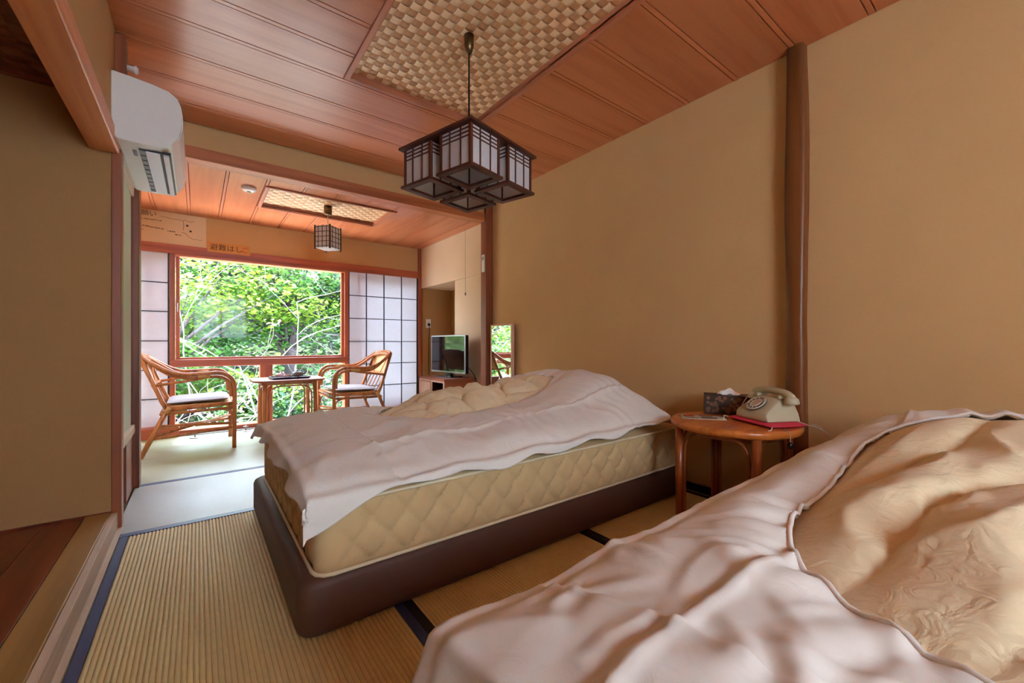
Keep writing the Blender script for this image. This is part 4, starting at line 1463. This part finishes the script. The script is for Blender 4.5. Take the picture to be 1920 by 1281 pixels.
# ================================================================== OUTSIDE
random.seed(11)
def ground_z(x, y):
    return -1.6 + .62 * max(0, y - 8.0) + .25 * mn.noise((x * .5, y * .5, 0))
struct(MB().box(-6, 8, YW + .18, 7.2, -1.9, -.42).build('bounce_slab', 'bounce_stone', bevel=.02))  # unseen pale slab, added to bounce sunlight up into the room
gr = MB().grid(lambda u, v: (-14 + 30 * u, 5.5 + 15 * v, ground_z(-14 + 30 * u, 5.5 + 15 * v)), 40, 30).build('ground', 'soil', fixn=False)
struct(gr)

def leaves(mb, c, rad, n, size, flat=.6):
    for _ in range(n):
        while True:
            d = Vector((random.uniform(-1, 1), random.uniform(-1, 1), random.uniform(-1, 1)))
            if d.length <= 1:
                break
        d = d.normalized() * (d.length ** .5)
        p = Vector(c) + Vector((d.x * rad[0], d.y * rad[1], d.z * rad[2]))
        nrm = (Vector((random.gauss(0, .5), random.gauss(0, .5) - .35, 1.0))).normalized()
        t = nrm.orthogonal().normalized()
        t = Matrix.Rotation(random.uniform(0, 6.28), 3, nrm) @ t
        b = nrm.cross(t)
        s = size * random.uniform(.6, 1.3)
        k = s * random.uniform(.28, .45)
        mb.add([p - t * s * .5, p + b * k - t * s * .08 - nrm * .1 * s, p + t * s * .55, p - b * k - t * s * .08 - nrm * .1 * s], [(0, 1, 2, 3)])

def branch_rec(mb, p, d, L, r, depth, ends, spread=.6):
    p = Vector(p)
    pts = [p]
    rs = [r]
    n = 4
    cur = p
    dd = Vector(d).normalized()
    for i in range(n):
        dd = (dd + Vector((random.gauss(0, .16), random.gauss(0, .16), random.gauss(0, .12)))).normalized()
        cur = cur + dd * L / n
        pts.append(cur)
        rs.append(r * (1 - .42 * (i + 1) / n))
    mb.tube(pts, rs, 6 if depth > 1 else 5)
    if depth == 0:
        ends.append(cur)
        return
    for k in range(random.choice((2, 2, 3))):
        q = pts[random.choice((2, 3, 4))] if k else pts[-1]
        nd = (dd + Vector((random.gauss(0, spread), random.gauss(0, spread), random.gauss(0, spread * .6)))).normalized()
        branch_rec(mb, q, nd, L * random.uniform(.6, .8), r * .58, depth - 1, ends, spread)

def tree(label, x, y, height, crown, mats, n_leaf, leaf_size, bark='bark_dark', clumps=14):
    z0 = ground_z(x, y)
    root = empty('tree', (x, y, z0))
    tr_ = MB()
    top = Vector((0, 0, height))
    tr_.tube([(0, 0, -.2), (.1, -.05, height * .4), (0, -.1, height * .8)], [.12, .09, .05], 8)
    cs_ = []
    for k in range(clumps):
        a = random.uniform(0, 2 * PI)
        rr = math.sqrt(random.random())
        c = Vector((math.cos(a) * rr * crown[0], math.sin(a) * rr * crown[1], height * .72 + random.uniform(-1, 1) * crown[2]))
        cs_.append(c)
        tr_.tube([(0, -.05, max(.3, c.z * .55)), (c.x * .5, c.y * .5, c.z * .8), tuple(c)], [.04, .025, .01], 5)
    tr_.build('trunk', bark, root, smooth=True)
    for i, m in enumerate(mats):
        mb = MB()
        for c in cs_[i::len(mats)]:
            leaves(mb, c, (crown[0] * .48, crown[1] * .48, crown[2] * .34), n_leaf // clumps, leaf_size)
        f = mb.build('foliage', m, root, fixn=False)
        f['kind'] = 'stuff'
    tag(root, label, 'tree')
    return root

tree('bright yellow green leafy tree filling the window behind the bare branches', -.45, 8.9, 3.0, (1.6, .8, 1.15), ['leaf_bright', 'leaf_mid'], 9000, .10, clumps=26)
tree('bright yellow green leafy tree spreading across the upper window pane', 1.5, 9.8, 3.6, (1.6, .8, 1.10), ['leaf_bright', 'leaf_bright', 'leaf_mid'], 9000, .10, clumps=26)
tree('dark evergreen tree on the slope at the screen side of the window', 3.9, 10.2, 3.4, (1.5, .9, 1.3), ['leaf_deep', 'leaf_mid'], 7000, .11, clumps=22)
tree('tall mid green tree on the slope on the closet side of the window', -2.9, 10.6, 3.4, (1.6, .9, 1.3), ['leaf_mid', 'leaf_bright'], 7000, .11, clumps=22)
tree('deep green tree standing higher on the slope behind the bright trees', .5, 12.2, 3.2, (2.3, .8, 1.5), ['leaf_deep', 'leaf_mid'], 8000, .13, clumps=24)
tree('broad dark tree high on the slope behind the closet side tree', -4.2, 13.0, 3.2, (2.2, .9, 1.5), ['leaf_deep', 'leaf_mid'], 5000, .14, clumps=20)
tree('dim green tree at the top of the slope behind the evergreen', 5.2, 12.8, 3.4, (2.3, .9, 1.6), ['leaf_deep'], 6000, .14, clumps=20)

bt = empty('bare_tree', (1.0, 7.65, ground_z(1.0, 7.65)))
mb = MB()
ends = []
for d, L in (((-.75, -.2, .55), 1.5), ((.1, 0, 1), 1.6), ((.75, -.1, .65), 1.4), ((-.35, .2, 1), 1.7), ((.4, .2, .9), 1.5)):
    branch_rec(mb, (0, 0, .5), d, L, .020, 4, ends, .5)
mb.tube([(0, 0, -.2), (.02, 0, .3), (0, 0, .55)], [.055, .045, .04], 8)
mb.build('branches', 'bark_pale', bt, smooth=True)
tag(bt, 'pale leafless branching tree close outside the window', 'tree')
bt2 = empty('bare_shrub', (-.05, 6.9, ground_z(-.05, 6.9)))
mb = MB()
ends = []
for d, L in (((-.5, 0, .8), 1.0), ((.5, -.1, .7), 1.1), ((.9, 0, .45), 1.2), ((0, .2, 1), .9)):
    branch_rec(mb, (0, 0, .1), d, L, .016, 3, ends, .6)
mb.tube([(0, 0, -.2), (0, 0, .15)], [.06, .05], 8)
mb.build('branches', 'bark_pale', bt2, smooth=True)
lf = MB()
for e in ends[::2]:
    leaves(lf, e, (.12, .12, .08), 10, .06)
f = lf.build('foliage', 'leaf_pink', bt2, fixn=False)
f['kind'] = 'stuff'
tag(bt2, 'low tangled pale shrub with a few pinkish leaves below the window sill', 'shrub')
def shrub(label, x, y, r, h, mats, n, size):
    z0 = ground_z(x, y)
    root = empty('shrub', (x, y, z0))
    st = MB()
    for k in range(6):
        a = k * 1.05
        st.tube([(0, 0, -.1), (r * .3 * math.cos(a), r * .3 * math.sin(a), h * .5), (r * .6 * math.cos(a), r * .6 * math.sin(a), h * .85)], [.025, .018, .008], 5)
    st.build('stems', 'bark_dark', root)
    for i, m in enumerate(mats):
        mb = MB()
        leaves(mb, (0, 0, h * .6), (r, r * .8, h * .5), n // len(mats), size)
        f = mb.build('foliage', m, root, fixn=False)
        f['kind'] = 'stuff'
    return tag(root, label, 'shrub')
shrub('round mid green shrub on the slope seen through the lower pane', -1.1, 7.9, .8, 1.6, ['leaf_mid', 'leaf_bright'], 1800, .10)
shrub('bluish dark green shrub on the slope beside the pale branching tree', 2.5, 8.5, 1.0, 1.8, ['leaf_deep', 'leaf_mid'], 3000, .09)
shrub('dense dark green shrub below the bright trees behind the coffee table', .7, 8.4, .75, 1.5, ['leaf_mid', 'leaf_deep'], 2600, .08)
shrub('pinkish brown thin leaved shrub under the dark evergreen', 1.95, 7.3, .6, 1.9, ['leaf_pink', 'leaf_deep'], 700, .08)

gc = MB()
for k in range(9000):
    x, y = random.uniform(-6, 8), random.uniform(7.25, 13.5)
    leaves(gc, (x, y, ground_z(x, y) + .06), (.05, .05, .08), 1, .16)
gco = gc.build('ground_cover', 'leaf_mid', None, fixn=False)
tag(gco, 'low leafy green undergrowth covering the slope outside', 'undergrowth', kind='stuff')
